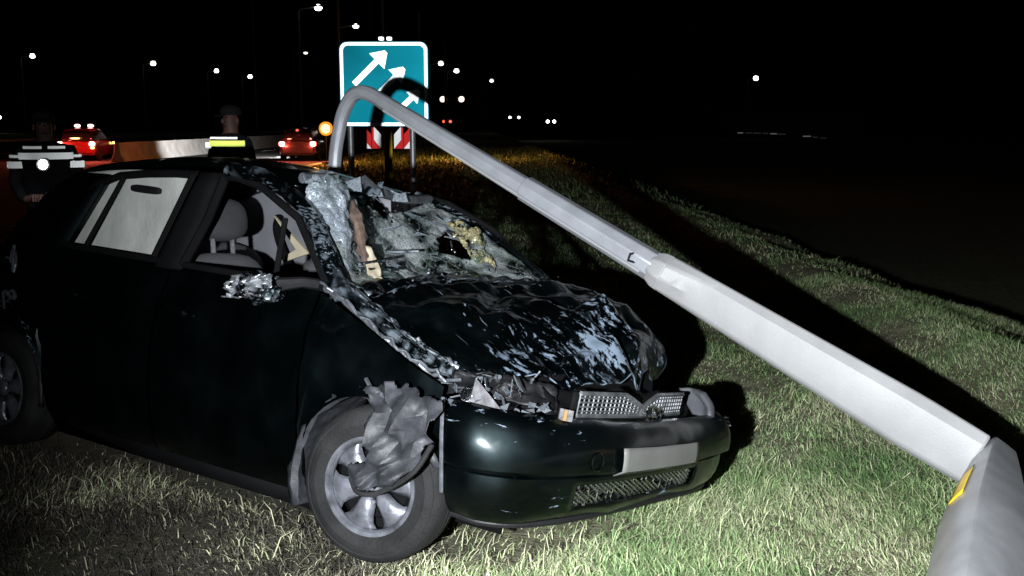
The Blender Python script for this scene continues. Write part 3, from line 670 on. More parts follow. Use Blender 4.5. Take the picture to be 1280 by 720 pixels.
sheet('torn_liner_flap', G, M['liner'], car, solid=.0025, sharp=12, mask=ragged)
MB().tube(catmull([(.06, -.935, .365), (.12, -.965, .338), (.19, -.965, .345), (.26, -.945, .385), (.34, -.94, .45), (.385, -.92, .54)], 20), .009, 7).build('liner_edge', M['rubber'], car)
mb = MB(); mb.tube([(.02, -.85, .69), (.09, -.88, .65), (.14, -.9, .66)], .008, 6); mb.build('bent_stay', M['pale'], car); MB().tube([(.32, -.80, .67), (.345, -.825, .55), (.35, -.81, .36)], .007, 6).build('bent_stay', M['pale'], car)

# windscreen: crazed and sagging
G = upgrid([[(-.63, -.52, 1.36), (-.70, -.3, 1.33), (-.78, 0, 1.27), (-.86, .3, 1.28), (-.94, .57, 1.335)],
            [(-.52, -.56, 1.22), (-.60, -.3, 1.15), (-.66, 0, 1.10), (-.66, .3, 1.15), (-.66, .59, 1.225)],
            [(-.40, -.60, 1.08), (-.46, -.3, 1.03), (-.50, 0, 1.01), (-.48, .3, 1.05), (-.44, .60, 1.115)],
            [(-.28, -.62, .975), (-.30, -.3, .985), (-.31, 0, .99), (-.28, .3, .99), (-.22, .62, .985)]], 60, 70)
G = crumple(G, .035, 5, 61); G = crumple(G, .012, 14, 62)
holef = lambda u, v, p: noise.noise(Vector(p) * 5 + Vector((3, 8, 1))) + .35 * noise.noise(Vector(p) * 14) < .27 or u > .9 or v > .93
sheet('windscreen', G, M['glass'], car, solid=.004, mask=holef, sharp=25)
rows = [[(-.63, -.585, 1.34), (-.59, -.54, 1.40), (-.56, -.47, 1.40), (-.55, -.40, 1.375)],
        [(-.57, -.60, 1.26), (-.52, -.55, 1.27), (-.50, -.48, 1.27), (-.52, -.42, 1.25)],
        [(-.48, -.62, 1.14), (-.44, -.57, 1.13), (-.44, -.51, 1.13), (-.47, -.46, 1.12)],
        [(-.38, -.66, 1.02), (-.34, -.60, 1.01), (-.35, -.53, 1.01), (-.38, -.48, 1.00)]]
sheet('windscreen_fold', crumple(crumple(upgrid(rows, 60, 46), .034, 8, 71), .005, 28, 72), M['glass2'], car, solid=.003, sharp=35, mask=lambda u, v, p: min(u, 1 - u, v, 1 - v) > .05 + .10 * noise.noise(Vector(p) * 19) and noise.noise(Vector(p) * 13 + Vector((2, 2, 2))) < .38)
rows = [[(-.62, .30, 1.245), (-.60, .38, 1.25), (-.56, .44, 1.22)], [(-.52, .30, 1.16), (-.48, .38, 1.18), (-.46, .44, 1.13)], [(-.43, .34, 1.06), (-.40, .38, 1.07), (-.38, .42, 1.05)]]
sheet('windscreen_shard', crumple(crumple(upgrid(rows, 40, 32), .05, 12, 75), .016, 30, 76), M['glassy'], car, solid=.003, sharp=20, mask=lambda u, v, p: noise.noise(Vector(p) * 17) + .5 * noise.noise(Vector(p) * 40) < .12)
for k in range(6):
    c = Vector((random.uniform(-.75, -.55), random.uniform(-.45, .35), 0)); c.z = 1.35 + .55 * (-.62 - c.x) * -1 * .6 - .12 * random.random()
    a = [c + Vector((random.uniform(-.035, .035), random.uniform(-.04, .04), random.uniform(-.02, .02))) for _ in range(3)]
    MB().prism(a, (.3, -.4, .8), .005).build('glass_fragment', M['glass2'] if k % 2 else M['pale'], car, smooth=False)
MB().prism([(-.66, -.26, 1.385), (-.64, -.12, 1.36), (-.68, -.18, 1.415)], (.5, -.7, .5), .006).build('torn_roof_flap', M['pale'], car, smooth=False)
for k in range(40):
    c = Vector((random.uniform(-.80, -.34), random.uniform(-.50, .50), 0)); c.z = .98 + (-.30 - c.x) * .62 + random.uniform(-.05, .05)
    pts = [c + Vector((random.uniform(-.09, .09), random.uniform(-.11, .11), random.uniform(-.04, .04))) for _ in range(3)]
    if k % 3 == 0: MB().tube(catmull(pts, 7), random.uniform(.003, .007), 5).build('bent_strip', M['pale'] if k % 2 else M['scrape'], car)
    else:
        a = [c + (p - c) * .42 for p in pts]; MB().prism(a, (.3, -.4, .8), .004).build('glass_fragment', (M['glass'], M['glass2'], M['scrape'])[k % 3], car, smooth=False)
for k in (0, 1, 3, 5, 6, 9):     # jagged glass and metal standing up along the torn roof edge
    y = -.56 + .075 * k; x = -.64 - .12 * max(0, k - 2) / 6; z = 1.375 - .004 * k; w = random.uniform(.04, .12); hh = random.uniform(.015, .045)
    MB().prism([(x, y, z - .02), (x + .02, y + w, z - .02), (x + random.uniform(-.02, .06), y + w * random.uniform(.4, 1.3), z + hh), (x + random.uniform(-.02, .03), y + w * random.uniform(-.2, .3), z + hh * random.uniform(.2, .7))], (.4, -.7, .4), .004).build('roof_edge_shard', (M['glass2'], M['pale'], M['scrape'])[k % 3], car, smooth=False)
gl = MB()
for k in range(110):
    c = Vector((random.uniform(-.9, -.15), random.uniform(-.6, .6), 0)); c.z = .985 + max(0, -.28 - c.x) * .5 + random.uniform(-.03, .05)
    gl.blob(c, (random.uniform(.0015, .0045),) * 3, .5, Matrix.Rotation(random.random() * 3, 3, (1, random.random(), .3)), 5, 3)
kind(gl.build('glass_crumbs', M['lens'], car, smooth=False), 'stuff')
mb = MB(); mb.tube(catmull([(-.50, -.44, 1.30), (-.45, -.43, 1.17), (-.40, -.44, 1.06)], 10), [.012, .022, .026, .024, .028, .026, .022, .024, .016, .008], 8); mb.v = [tuple(Vector(p) + Vector((noise.noise(Vector(p) * 30), noise.noise(Vector(p) * 30 + Vector((5, 0, 0))), 0)) * .014) for p in mb.v]
mb.build('crushed_pillar_foam', M['brown'], car)
G = crumple(upgrid([[(-.43, -.43, 1.12), (-.41, -.41, 1.115)], [(-.40, -.44, 1.05), (-.37, -.40, 1.06)], [(-.36, -.46, 1.0), (-.33, -.41, 1.0)]], 16, 10), .03, 14, 77)
sheet('pillar_trim_scrap', G, M['cream'], car)

# interior
rotS = Matrix.Rotation(R_(-14), 3, 'Y')
for y in (-.36, .36):
    st = MB().blob((-1.30, y, .70), (.095, .245, .33), .55, rotS); st.blob((-1.05, y, .42), (.27, .25, .09), .5)
    so_ = st.build('seat', M['seat'], car)
    MB().blob((-1.395, y, 1.175), (.075, .142, .098), .72, rotS).build('headrest', M['headrest'], so_)
    for q in (-.055, .055): MB().tube([(-1.37, y + q, 1.12), (-1.345, y + q, .99)], .012, 8).build('headrest_post', M['white'], so_)
st = MB().blob((-2.15, 0, .72), (.1, .6, .32), .4, rotS); st.build('rear_bench', M['seat'], car)
G = upgrid([[(-2.20, -.585, 1.34), (-1.8, -.57, 1.37), (-1.45, -.575, 1.375), (-1.30, -.58, 1.37)], [(-2.22, -.60, 1.17), (-1.8, -.575, 1.18), (-1.5, -.585, 1.18), (-1.36, -.60, 1.18)], [(-2.24, -.61, .96), (-1.8, -.59, .97), (-1.55, -.60, .97), (-1.45, -.61, .97)]], 20, 40)
ab = sheet('fallen_headlining', crumple(G, .022, 3.5, 81, ridge=False), M['airbag'], car)
MB().blob((-1.605, -.605, 1.285), (.105, .014, .017), .5, Matrix.Rotation(R_(2), 3, 'Y')).build('grab_handle', M['black'], ab)
G = upgrid([[(-2.5, .56, 1.36), (-2.0, .57, 1.36), (-1.2, .57, 1.34)], [(-2.5, .60, .94), (-2.0, .60, .92), (-1.2, .6, .92)]], 10, 20)
sheet('door_trim', crumple(G, .02, 3, 83, ridge=False), M['trim'], car)
MB().tube(catmull([(-1.95, .50, 1.20), (-1.93, .47, 1.14), (-1.88, .46, 1.05), (-1.75, .44, .90)], 12), .022, 8).build('seat_belt', M['dark'], car)
MB().prism([(-.88, -.50, 1.215), (-.66, -.50, 1.075), (-.80, -.50, 1.03), (-.795, -.50, 1.055), (-.735, -.50, 1.085)], (0, 1, 0), .012).build('pillar_trim', M['cream'], car, smooth=False)
G = upgrid([[(-.36, -.62, .96), (-.36, 0, .97), (-.36, .62, .96)], [(-.62, -.62, .93), (-.64, 0, .95), (-.62, .62, .93)], [(-.72, -.62, .75), (-.74, 0, .78), (-.72, .62, .75)]], 16, 30)
sheet('dashboard', crumple(G, .025, 6, 85), M['dash'], car)
Tm = Matrix.Translation((-.80, .36, .93)) @ Matrix.Rotation(R_(-62), 4, 'Y')
mb = MB().tube([Tm @ Vector((.18 * math.cos(a), .18 * math.sin(a), 0)) for a in np.linspace(0, 2 * math.pi, 37)], .015, 8)
for a in (0, 2.1, 4.2): mb.tube([Tm @ Vector((0, 0, -.02)), Tm @ Vector((.18 * math.cos(a), .18 * math.sin(a), 0))], .016, 7)
mb.blob(Tm @ Vector((0, 0, -.01)), (.06, .06, .05), .8); mb.build('steering_wheel', M['dash'], car)
# right door mirror, smashed: shell, glass crumbs
mb = MB().blob((-.49, -.885, .955), (.085, .06, .045), .7, Matrix.Rotation(.25, 3, 'Y')); mb.v = [tuple(Vector(p) + Vector((noise.noise(Vector(p) * 22), noise.noise(Vector(p) * 22 + Vector((4, 0, 0))), noise.noise(Vector(p) * 22 + Vector((0, 4, 0))))) * .03) for p in mb.v]
ms = mb.build('door_mirror', M['scrape'], car, sharp=25)
G = []
for a in np.linspace(0, 1, 22): G.append([(-.61 + .23 * a, -.955 + .01 * math.sin(3 * b_), .905 + .08 * b_ + .03 * a) for b_ in np.linspace(0, 1, 14)])
sheet('mirror_glass', crumple(np.array(G), .06, 22, 91), M['foil'], ms, sharp=15, mask=lambda u, v, p: noise.noise(Vector(p) * 26) < .22)
MB().tube([(-.44, -.86, .97), (-.38, -.79, .985), (-.35, -.74, .98)], [.026, .02, .02], 8).build('mirror_arm', M['black'], ms)

# crushed sheet metal round the right rear wheel
for k in range(9):
    c = Vector((-2.2 - .5 * random.random(), -.84, random.uniform(.62, .95)))
    pts = [c + Vector((random.uniform(-.06, .06), random.uniform(-.03, .02), random.uniform(-.07, .07))) for _ in range(4)]
    MB().tube(catmull(pts, 8), random.uniform(.004, .009), 6).build('torn_metal_edge', M['pale'], car)
G = crumple(upgrid([[(-2.05, -.83, .50), (-2.10, -.84, .62)], [(-2.12, -.85, .58), (-2.2, -.85, .68)], [(-2.25, -.85, .64), (-2.35, -.85, .74)], [(-2.45, -.85, .66), (-2.5, -.85, .76)]], 24, 10), .04, 12, 95)
sheet('torn_arch_edge', G, M['scrape'], car, sharp=25)

# ================================================================== fallen lamp post
post = empty('fallen_lamp_post', 'grey aluminium lamp post knocked down and folded beside the car', 'lamp post', (1.0, 1.45, 0))
PO = Vector((1.0, 1.45, 0))
KN = Vector((1.90, 3.98, .245)); JT = Vector((.71, 4.76, .915)); AP = Vector((-.80, 5.70, 1.78))
def part(mb, *a, **k):
    mb.v = [tuple(Vector(p) - PO) for p in mb.v]; return mb.build(*a, parent=post, **k)
dr = (JT - KN).normalized()
# lower shaft: runs from the fold to the collar, flattened towards the fold
L_ = (JT - KN).length; pts = []; rad = []; sq = []
for t_ in np.linspace(.035, 1, 30):
    pts.append(KN + (JT - KN) * t_); rad.append(.128 - .038 * t_); f_ = max(0, 1 - t_ / .22)
    g_ = min(1, max(0, (1 - t_) / .12)); sq.append((1 - .52 * g_ - .1 * f_, 1 + .03 * g_ - .12 * f_))
part(MB().tube(pts, [r * 1.06 for r in rad], 8, squash=sq, phase=.92), 'lower_shaft', M['alu'], sharp=25, bevel=.012)
# shoulder cone and upper shaft
pts = [JT - dr * .01, JT + dr * .03, JT + dr * .075]; part(MB().tube(pts, [.096, .093, .074], 8, phase=.92), 'collar', M['alu'], sharp=20, bevel=.006)
up = [JT + (AP - JT) * t_ for t_ in np.linspace(.03, .93, 24)]
h_ = Vector((dr.x, dr.y, 0)).normalized()
arc = catmull([AP - (AP - JT).normalized() * .18, AP - (AP - JT).normalized() * .03 + Vector((0, 0, -.004)), AP + h_ * .07 + Vector((0, 0, -.022)), AP + h_ * .145 + Vector((0, 0, -.11)), AP + h_ * .185 + Vector((0, 0, -.22)), AP + h_ * .22 + Vector((0, 0, -.38)), AP + h_ * .25 + Vector((0, 0, -.75))], 22)
allp = [tuple(p) for p in up] + [tuple(p) for p in arc[1:]]
rad = list(np.linspace(.066, .041, 24)) + list(np.linspace(.040, .036, 21))
part(MB().tube(allp, [r * 1.05 for r in rad], 8, phase=.5), 'upper_shaft', M['alu2'], sharp=32, bevel=.006)
sl = [JT + (AP - JT) * t_ for t_ in np.linspace(.03, .43, 10)]
part(MB().tube(sl, list(np.linspace(.0745, .0655, 10)), 8, phase=.5), 'shaft_sleeve', M['alu2'], sharp=25, bevel=.006)
SV = Vector((-.40, -.75, -.62)); SV = (SV - (AP - JT).normalized() * SV.dot((AP - JT).normalized())).normalized()
part(MB().tube([JT + (AP - JT) * t_ + SV * (.071 - .026 * t_) for t_ in np.linspace(.05, .9, 14)], .0075, 6), 'bright_edge_strip', M['alu'])  # thin tube added to draw a bright line along the shaft's lower edge
# lantern at the end of the arm, behind the car
e_ = AP + h_ * .26 + Vector((0, 0, -.95))
part(MB().blob(e_, (.09, .12, .24), .6), 'lantern', M['steel'])
# clamp at the collar
n_ = Vector((-.45, -.85, .15)).normalized()
cpos = JT + dr * .155 - Vector((0, 0, 1)) * .01 + n_ * .066
part(MB().tube([cpos + Vector((.02, 0, .03)), cpos + Vector((-.015, 0, .025)), cpos + Vector((-.025, 0, -.005)), cpos + Vector((.01, -.005, -.015)), cpos + Vector((.018, -.004, -.04))], .0075, 6), 'door_clip', M['black'])
# folded base piece, coming towards the photographer
B0 = Vector((1.86, 3.86, .285)); B1 = Vector((1.47, 3.02, .16)); pts = []; rad = []; sq = []
K2 = Vector((1.945, 4.02, .30))
for t_ in np.linspace(0, 1, 26):
    pts.append(K2 + (Vector((1.07, 2.35, .13)) - K2) * t_); f_ = max(0, 1 - t_ / .30)
    rad.append(.130); sq.append((1, 1))
bs = MB().tube(pts, rad, 48, squash=sq)
# the folded end is pinched to a ridge, the far end is still round
dB = (pts[-1] - pts[0]).normalized(); nb = Vector((-.18, -.1, 1)); nb = (nb - dB * nb.dot(dB)).normalized(); ng = dB.cross(nb)
def base_r(a, t_):
    w = max(0, 1 - t_ / 2.6) ** .7; rh = 1.16 / (abs(math.cos(a)) ** 1.06 + abs(math.sin(a) * .9) ** 1.06) ** (1 / 1.06)
    return .120 * ((1 - w) + w * rh) * (1 - .52 * max(0, 1 - t_ / .75) ** 1.3)
vv = []
for p in bs.v:
    p = Vector(p); t_ = (p - pts[0]).dot(dB); c = pts[0] + dB * t_; r_ = p - c; a = math.atan2(r_.dot(ng), r_.dot(nb))
    vv.append(tuple(c + r_.normalized() * base_r(a, t_) * (1 + .012 * noise.noise(p * 9))))
bs.v = vv
base = part(bs, 'folded_base', M['alu3'], sharp=28, bevel=.004)
# yellow sticker wrapped on the base
STA, STB = (.72, 1.3)
ia = []
for t_ in np.linspace(.30, .62, 8):
    c = pts[0] + dB * t_
    ia.append([tuple(c + (nb * math.cos(a) + ng * math.sin(a)) * (base_r(a, t_) + .005) - PO) for a in np.linspace(STA, STB, 6)])
STK = sheet('sticker', np.array(ia), M['yellow'], post, solid=.002)

# ================================================================== exit sign
SD_ = 12.0; sx = (482.5 - 640) / 1300 * SD_
sw, sh_ = 1.0, .945; sz = 1.945
sign = empty('exit_sign', 'blue exit sign with white arrows and the bent lamp post in front', 'road sign', (-1.45, SD_, -.12))
M['sblue'] = retro('blue sign sheeting', (.003, .125, .165), .11, .27, .4, .35, 1.1)
M['swhite'] = retro('white sign sheeting', (.85, .9, .95), .155, .27)
def rrect(w, h, r, n=6):
    out = []
    for cx, cz, a0 in ((w / 2 - r, h / 2 - r, 0), (-w / 2 + r, h / 2 - r, 90), (-w / 2 + r, -h / 2 + r, 180), (w / 2 - r, -h / 2 + r, 270)):
        for k in range(n + 1): a = R_(a0 + 90 * k / n); out.append((cx + r * math.cos(a), cz + r * math.sin(a)))
    return out
zc = sz + .12 + .10
MB().prism([(x, 0, z + zc) for x, z in rrect(sw, sh_, .09)], (0, 1, 0), .03).build('panel', M['sblue'], sign, smooth=False)
o1, o2 = rrect(sw - .015, sh_ - .015, .085), rrect(sw - .085, sh_ - .085, .06); k_ = len(o1)
mb = MB().add([(x, -.004, z + zc) for x, z in o1] + [(x, -.004, z + zc) for x, z in o2], [(i, (i + 1) % k_, (i + 1) % k_ + k_, i + k_) for i in range(k_)]); mb.build('border', M['swhite'], sign, smooth=False)
def arrow(x0, z0, x1, z1, w, hl_, hw):
    a, b2 = Vector((x0, 0, z0)), Vector((x1, 0, z1)); d = (b2 - a).normalized(); n__ = Vector((-d.z, 0, d.x)); m_ = b2 - d * hl_
    P = [a + n__ * w, m_ + n__ * w, m_ + n__ * hw, b2 + n__ * .02, b2 - n__ * .02, m_ - n__ * hw, m_ - n__ * w, a - n__ * w]
    MB().prism([(p.x, -.004, p.z + zc) for p in P], (0, 1, 0), .003).build('arrow', M['swhite'], sign, smooth=False)
arrow(-.34, .0, .03, .36, .032, .15, .12)
arrow(-.08, -.12, .23, .18, .030, .14, .11)
arrow(.15, -.30, .40, -.07, .030, .12, .09)
for x in (-.40, .31): MB().tube([(x, .06, 0), (x, .06, zc + .4)], .035, 10).build('post', M['steel'], sign)
for x in (-.02, .07): MB().blob((x, -.02, zc + sh_ / 2 + .03), (.03, .05, .02), .6).build('clip', M['swhite'], sign)

# yellow marker with chevron boards behind the sign
mk = empty('chevron_marker', 'yellow post with red and white chevron boards below the blue sign', 'marker', (-2.30, 19.5, -.15))
M['ry'] = retro('yellow sheeting', (.9, .6, .05), .22, .35); M['rw'] = retro('white sheeting', (.9, .9, .9), .25, .33); M['rr'] = retro('red sheeting', (.6, .03, .03), .25, .33)
MB().tube([(0, 0, 0), (0, 0, 1.95)], .075, 14).build('post', M['ry'], mk)
for s_ in (-1, 1):
    for k in range(2):
        x = s_ * (.12 + .18 * k)
        MB().prism([(x, -.09, 1.30), (x + s_ * .13, -.09, 1.46), (x + s_ * .13, -.09, 1.70), (x, -.09, 1.56)], (0, 1, 0), .01).build('chevron', M['rw'] if k == 0 else M['rr'], mk, smooth=False)
        MB().prism([(x + s_ * .0, -.085, 1.56), (x + s_ * .17, -.085, 1.70), (x + s_ * .17, -.085, 1.30), (x, -.085, 1.30)], (0, 1, 0), .004).build('board', M['rr'] if k == 0 else M['rw'], mk, smooth=False)
# thin delineator posts
for (u, Y, hh, lb) in ((514, 21, 1.45, 'thin dark post, left one of a pair below the right edge of the exit sign'), (519, 21, 1.4, 'thin dark post, right one of a pair below the right edge of the exit sign')):
    d_ = empty('delineator_post', lb, 'post', ((u - 640) / 1300 * Y, Y, -.15), group='thin posts by the sign')
    MB().tube([(0, 0, 0), (0, 0, hh)], .03, 8).build('stake', M['black'], d_); MB().box((0, -.035, hh - .08), (.05, .008, .09)).build('reflector', M['rw'], d_, smooth=False)
yp = empty('yellow_marker_post', 'short yellow post with amber top left of the sign', 'post', ((426 - 640) / 1300 * 30, 30, -.12))
MB().tube([(0, 0, 0), (0, 0, .9)], .10, 10).build('stake', M['ry'], yp); MB().blob((0, 0, .98), (.11, .11, .10), .9).build('cap', M['rr'], yp)

# ================================================================== street lamps
M['lampglow'] = emit('sodium free street lamp', (1, .97, .9), 9)
M['lampdim'] = emit('distant street lamp', (1, .93, .82), 2.5)
M['galv'] = mat('galvanised mast', (.12, .12, .125), .6, .2)
def street_lamp(u, v, hgt, label, lit='lampglow', side=1, arm=1.8, pole=.11, ls=.42):
    Y = (hgt - 1.6) * 1300 / (155 - v); X = (u - 640) / 1300 * Y
    e = empty('street_lamp', label, 'street lamp', (X - side * arm, Y, -.2), group='street lamps along the motorway')
    MB().tube([(0, 0, 0), (0, 0, hgt * .5), (0, 0, hgt - .3), (side * .25, 0, hgt - .02), (side * arm * .8, 0, hgt + .15)], [pole * 1.3, pole, pole * .8, pole * .7, pole * .6], 8).build('mast', M['galv'], e)
    hd = MB().blob((side * arm, 0, hgt + .22), (ls * 1.3, .25, .12), .6).build('lantern', M['galv'], e)
    MB().blob((side * arm, -.06, hgt + .10), (ls, .2, ls * .8), .8, nu=12, nv=8).build('lit_glass', M[lit], hd)
    return Y
for (u, v, hg, lb, lt, ls) in (
    (54, 72, 12, 'leftmost lit street lamp over the road', 'lampglow', .42), (201, 81, 12, 'lit street lamp above the gap between the two officers', 'lampglow', .46),
    (278, 90, 12, 'lit street lamp above the right officer', 'lampglow', .46), (319, 97, 12, 'lit street lamp above the red tail lights', 'lampglow', .5),
    (405, 14, 12, 'highest and brightest street lamp left of the exit sign', 'lampglow', .34), (450, 36, 12, 'lit street lamp just above the top left of the exit sign', 'lampglow', .32),
    (553, 81, 12, 'lit street lamp immediately right of the exit sign', 'lampglow', .45), (572, 90, 12, 'second lit street lamp right of the exit sign', 'lampglow', .5),
    (388, 68, 12, 'dim street lamp left of the exit sign', 'lampdim', .3), (615, 102, 12, 'dim far street lamp right of the exit sign', 'lampdim', .5),
    (939, 99, 12, 'lone street lamp over the dark field on the right', 'lampglow', .6)):
    street_lamp(u, v, hg, lb, lt, ls=ls)
# tall unlit masts whose lanterns are above the picture
for (u, Y, top, lb) in ((429, 70, 14, 'tall bare mast rising at the left edge of the exit sign'), (483, 74, 14, 'tall bare mast rising behind the middle of the exit sign'), (527, 80, 10.0, 'bare mast rising behind the right edge of the exit sign'), (325, 120, 17, 'tall bare mast above the tail lights at the top edge'), (558, 85, 8.1, 'short bare mast right of the exit sign')):
    e = empty('bare_mast', lb, 'mast', ((u - 640) / 1300 * Y, Y, -.2), group='bare masts beyond the sign')
    MB().tube([(0, 0, 0), (0, 0, top)], [.12, .06], 8).build('mast', M['galv'], e); MB().blob((0, 0, top), (.1, .1, .08), .8).build('cap', M['galv'], e)

# ================================================================== guard rail across the far side of the road
gr = empty('guard_rail', 'steel guard rail along the far side of the road', 'guard rail', (-33, 10, -.12))
pf = [(0, .50), (.05, .55), (.05, .60), (0, .65), (.05, .70), (.05, .76), (0, .80)]
mb = MB().add([(x, y, z) for y in (0, 400) for x, z in pf], [(i, i + 1, i + 8, i + 7) for i in range(6)]); mb.build('beam', M['steel'], gr, solid=.01)
pm = None
for k in range(60):
    if pm is None: o = MB().box((-.06, 2, .4), (.10, .06, .8)).build('post', M['steel'], gr, smooth=False); pm = o.data
    else: o = bpy.data.objects.new('post', pm); COL.objects.link(o); o.parent = gr
    o.location = (0, 6.5 * k, 0)

# concrete barrier between the carriageways
cb = empty('concrete_barrier', 'pale concrete barrier along the road behind the officers', 'barrier', (-17.7, 47.0, -.09))
M['concrete'] = mat('pale concrete', (.50, .50, .50), .8, vary=.2, scale=2, bump=.3)
pf2 = [(.30, 0), (.30, .10), (.16, .36), (.10, .86), (-.10, .86), (-.16, .36), (-.30, .10), (-.30, 0)]; bmesh_ = None
for k in range(18):
    if bmesh_ is None:
        o = MB().prism([(x, 0, z) for x, z in pf2], (0, 1, 0), 3.96).build('block', M['concrete'], cb, bevel=.015); bmesh_ = o.data
    else:
        o = bpy.data.objects.new('block', bmesh_); COL.objects.link(o); o.parent = cb
    o.location = (0, 4 * k, 0)

# ================================================================== vehicles on the road
M['red'] = mat('red car paint', (.12, .006, .006), .3, 0, 1); M['silver'] = mat('silver car paint', (.03, .028, .03), .35, .5, 1)
M['win'] = mat('dark car window', (.008, .008, .01), .08, spec=.8)
M['tail'] = emit('lit tail lamp', (1, .10, .06), 2.6); M['tailw'] = emit('lit rear lamp core', (1, .62, .55), 30); M['amber'] = emit('amber beacon', (1, .30, .02), 1.3); M['ambercore'] = emit('amber beacon core', (1, .72, .25), 3)
M['white_l'] = emit('white lamp', (1, .96, .9), 12); M['blue_l'] = emit('rooftop lamp', (1, .45, .4), 6); M['indic'] = emit('lit indicator', (1, .45, .12), 9)
def bg_car(name, label, loc, rz, paint, lamps, est=1.0, wide=1.75):
    """x forward; body of lofted cross sections, glasshouse, wheels, rear lamps"""
    e = empty(name, label, 'car', loc, (0, 0, rz)); hw = wide / 2
    st = [(-2.1, .45, .62, .9), (-2.05, .30, .88, .95), (-1.7, .24, .97, 1), (-.9, .22, .98, 1), (.4, .22, .95, 1), (1.2, .22, .90, .99), (1.9, .26, .74, .93), (2.1, .36, .58, .84)]
    G = []
    for x, zb, zt_, k in st:
        G.append([(x, s * hw * k * q, z) for s, q, z in ((-1, .86, zb), (-1, .98, zb + .12), (-1, 1, (zb + zt_) / 2), (-1, .95, zt_ - .04), (-1, .86, zt_), (0, 0, zt_ + .03), (1, .86, zt_), (1, .95, zt_ - .04), (1, 1, (zb + zt_) / 2), (1, .98, zb + .12), (1, .86, zb), (0, 0, zb - .02), (-1, .86, zb))])
    sheet('body', np.array(G), paint, e, solid=0)
    for x0, sgn in ((-2.1, -1), (2.1, 1)):
        MB().box((x0 + (.02 if sgn < 0 else -.02), 0, .52), (.14, wide * .8, .30)).build('bumper', paint, e, bevel=.03)
    cab = [(-1.95 * est, .93, .80), (-1.75 * est, 1.36, .68), (-.6, 1.45, .70), (.15, 1.40, .68), (.95, .93, .80)]
    G = [[(x, -hw * k - (0 if z > 1 else 0), z), (x, -hw * k * .9, z + (.05 if z > 1.2 else 0)), (x, 0, z + (.08 if z > 1.2 else 0.02)), (x, hw * k * .9, z + (.05 if z > 1.2 else 0)), (x, hw * k, z)] for x, z, k in cab]
    sheet('roof', np.array(G)[1:4], paint, e, solid=.02)
    sheet('rear_window', np.array(G)[0:2], M['win'], e, solid=.01); sheet('windscreen', np.array(G)[3:5], M['win'], e, solid=.01)
    for s in (-1, 1):
        MB().prism([(-1.90 * est, s * hw * .80, .94), (-1.72 * est, s * hw * .69, 1.36), (-.6, s * hw * .70, 1.44), (.15, s * hw * .69, 1.39), (.92, s * hw * .80, .94)], (0, -s, 0), .01).build('side_window', M['win'], e, smooth=False)
        for x in (-1.3, 1.3):
            Tw = Matrix.Translation((x, s * (hw - .1), .31)) @ Matrix.Rotation(R_(90), 4, 'X')
            MB().lathe([(.0, -.1), (.2, -.1), (.30, -.1), (.31, -.06), (.31, .06), (.30, .1), (.2, .1), (0, .1)], Tw, 20).build('wheel', M['rubber'], e)
        MB().blob((-2.08, s * hw * .80, .80), (.05, .17, .12), .7, nu=12, nv=8).build('tail_lamp', M['tail'], e)
        MB().blob((-2.11, s * hw * .80, .80), (.04, .12, .10), .8, nu=12, nv=8).build('tail_lamp_core', M['tailw'], e)
    for kind_, c, r in lamps: MB().blob(c, r, .8, nu=12, nv=8).build('lamp', M[kind_], e)
    return e
def lamp(name, typ, loc, col, en, size=.1, parent=None, aim=None, spot=60):
    d = bpy.data.lights.new(name, typ); d.color = col; d.energy = en; d.shadow_soft_size = size; o = bpy.data.objects.new(name, d); COL.objects.link(o); o.location = loc; o.parent = parent
    if aim is not None: o.rotation_euler = (Vector(aim) - Vector(loc)).to_track_quat('-Z', 'Y').to_euler(); d.spot_size = R_(spot); d.spot_blend = .6
    return o
v1 = bg_car('silver_estate_car', 'parked car with two lit tail lamps beside the amber beacon', (-9.9, 50, -.1), R_(93), M['silver'], [('tail', (-2.05, 0, 1.42), (.05, .06, .05))])
lamp('tail_light_glow', 'POINT', (-2.6, .65, .8), (1, .08, .05), 110, .1, v1); lamp('tail_light_glow', 'POINT', (-2.6, -.65, .8), (1, .08, .05), 110, .1, v1)
v2 = bg_car('red_car', 'red car with lit rear lamps behind the left officer', (-20.2, 50, -.1), R_(98), M['red'], [('blue_l', (-.5, -.3, 1.62), (.10, .14, .07)), ('blue_l', (-.5, .3, 1.62), (.10, .14, .07)), ('indic', (-2.12, -.70, .62), (.04, .10, .05)), ('indic', (1.2, -.9, .8), (.08, .04, .06)), ('indic', (-2.14, 0, 1.05), (.03, .2, .03))])
lamp('tail_light_glow', 'POINT', (-2.9, .7, .9), (1, .08, .05), 160, .1, v2); lamp('tail_light_glow', 'POINT', (-2.9, -.9, .9), (1, .10, .06), 160, .1, v2)
lamp('tail_light_glow', 'POINT', (-.4, -1.6, 1.2), (1, .2, .08), 40, .1, v2)
lamp('barrier_fill_spot', 'SPOT', (2.2, .6, .7), (1, .97, .92), 3200, .08, v1, aim=(8, 7.4, .5), spot=85)  # unseen spot added ahead of the parked car to brighten the barrier
# amber warning beacon on a stand
bc = empty('amber_beacon', 'amber warning beacon glowing on a stand right of the tail lights', 'warning light', (-8.05, 45.5, -.1))
MB().tube([(0, 0, 0), (0, 0, 1.3)], .016, 8).build('stand', M['dark'], bc); MB().lathe([(.0, .0), (.22, .0), (.22, .05), (.05, .08)], Matrix.Identity(4), 16).build('foot', M['black'], bc)
MB().blob((0, 0, 1.5), (.30, .14, .30), .95, nu=20, nv=12).build('lit_lens', M['amber'], bc); MB().blob((0, -.1, 1.5), (.20, .09, .20), .95, nu=16, nv=10).build('lit_core', M['ambercore'], bc); MB().box((0, .1, 1.32), (.3, .1, .14)).build('battery_case', M['black'], bc, bevel=.02)
lamp('amber_beacon_light', 'POINT', (-8.0, 44.9, 1.45), (1, .42, .08), 380, .15)
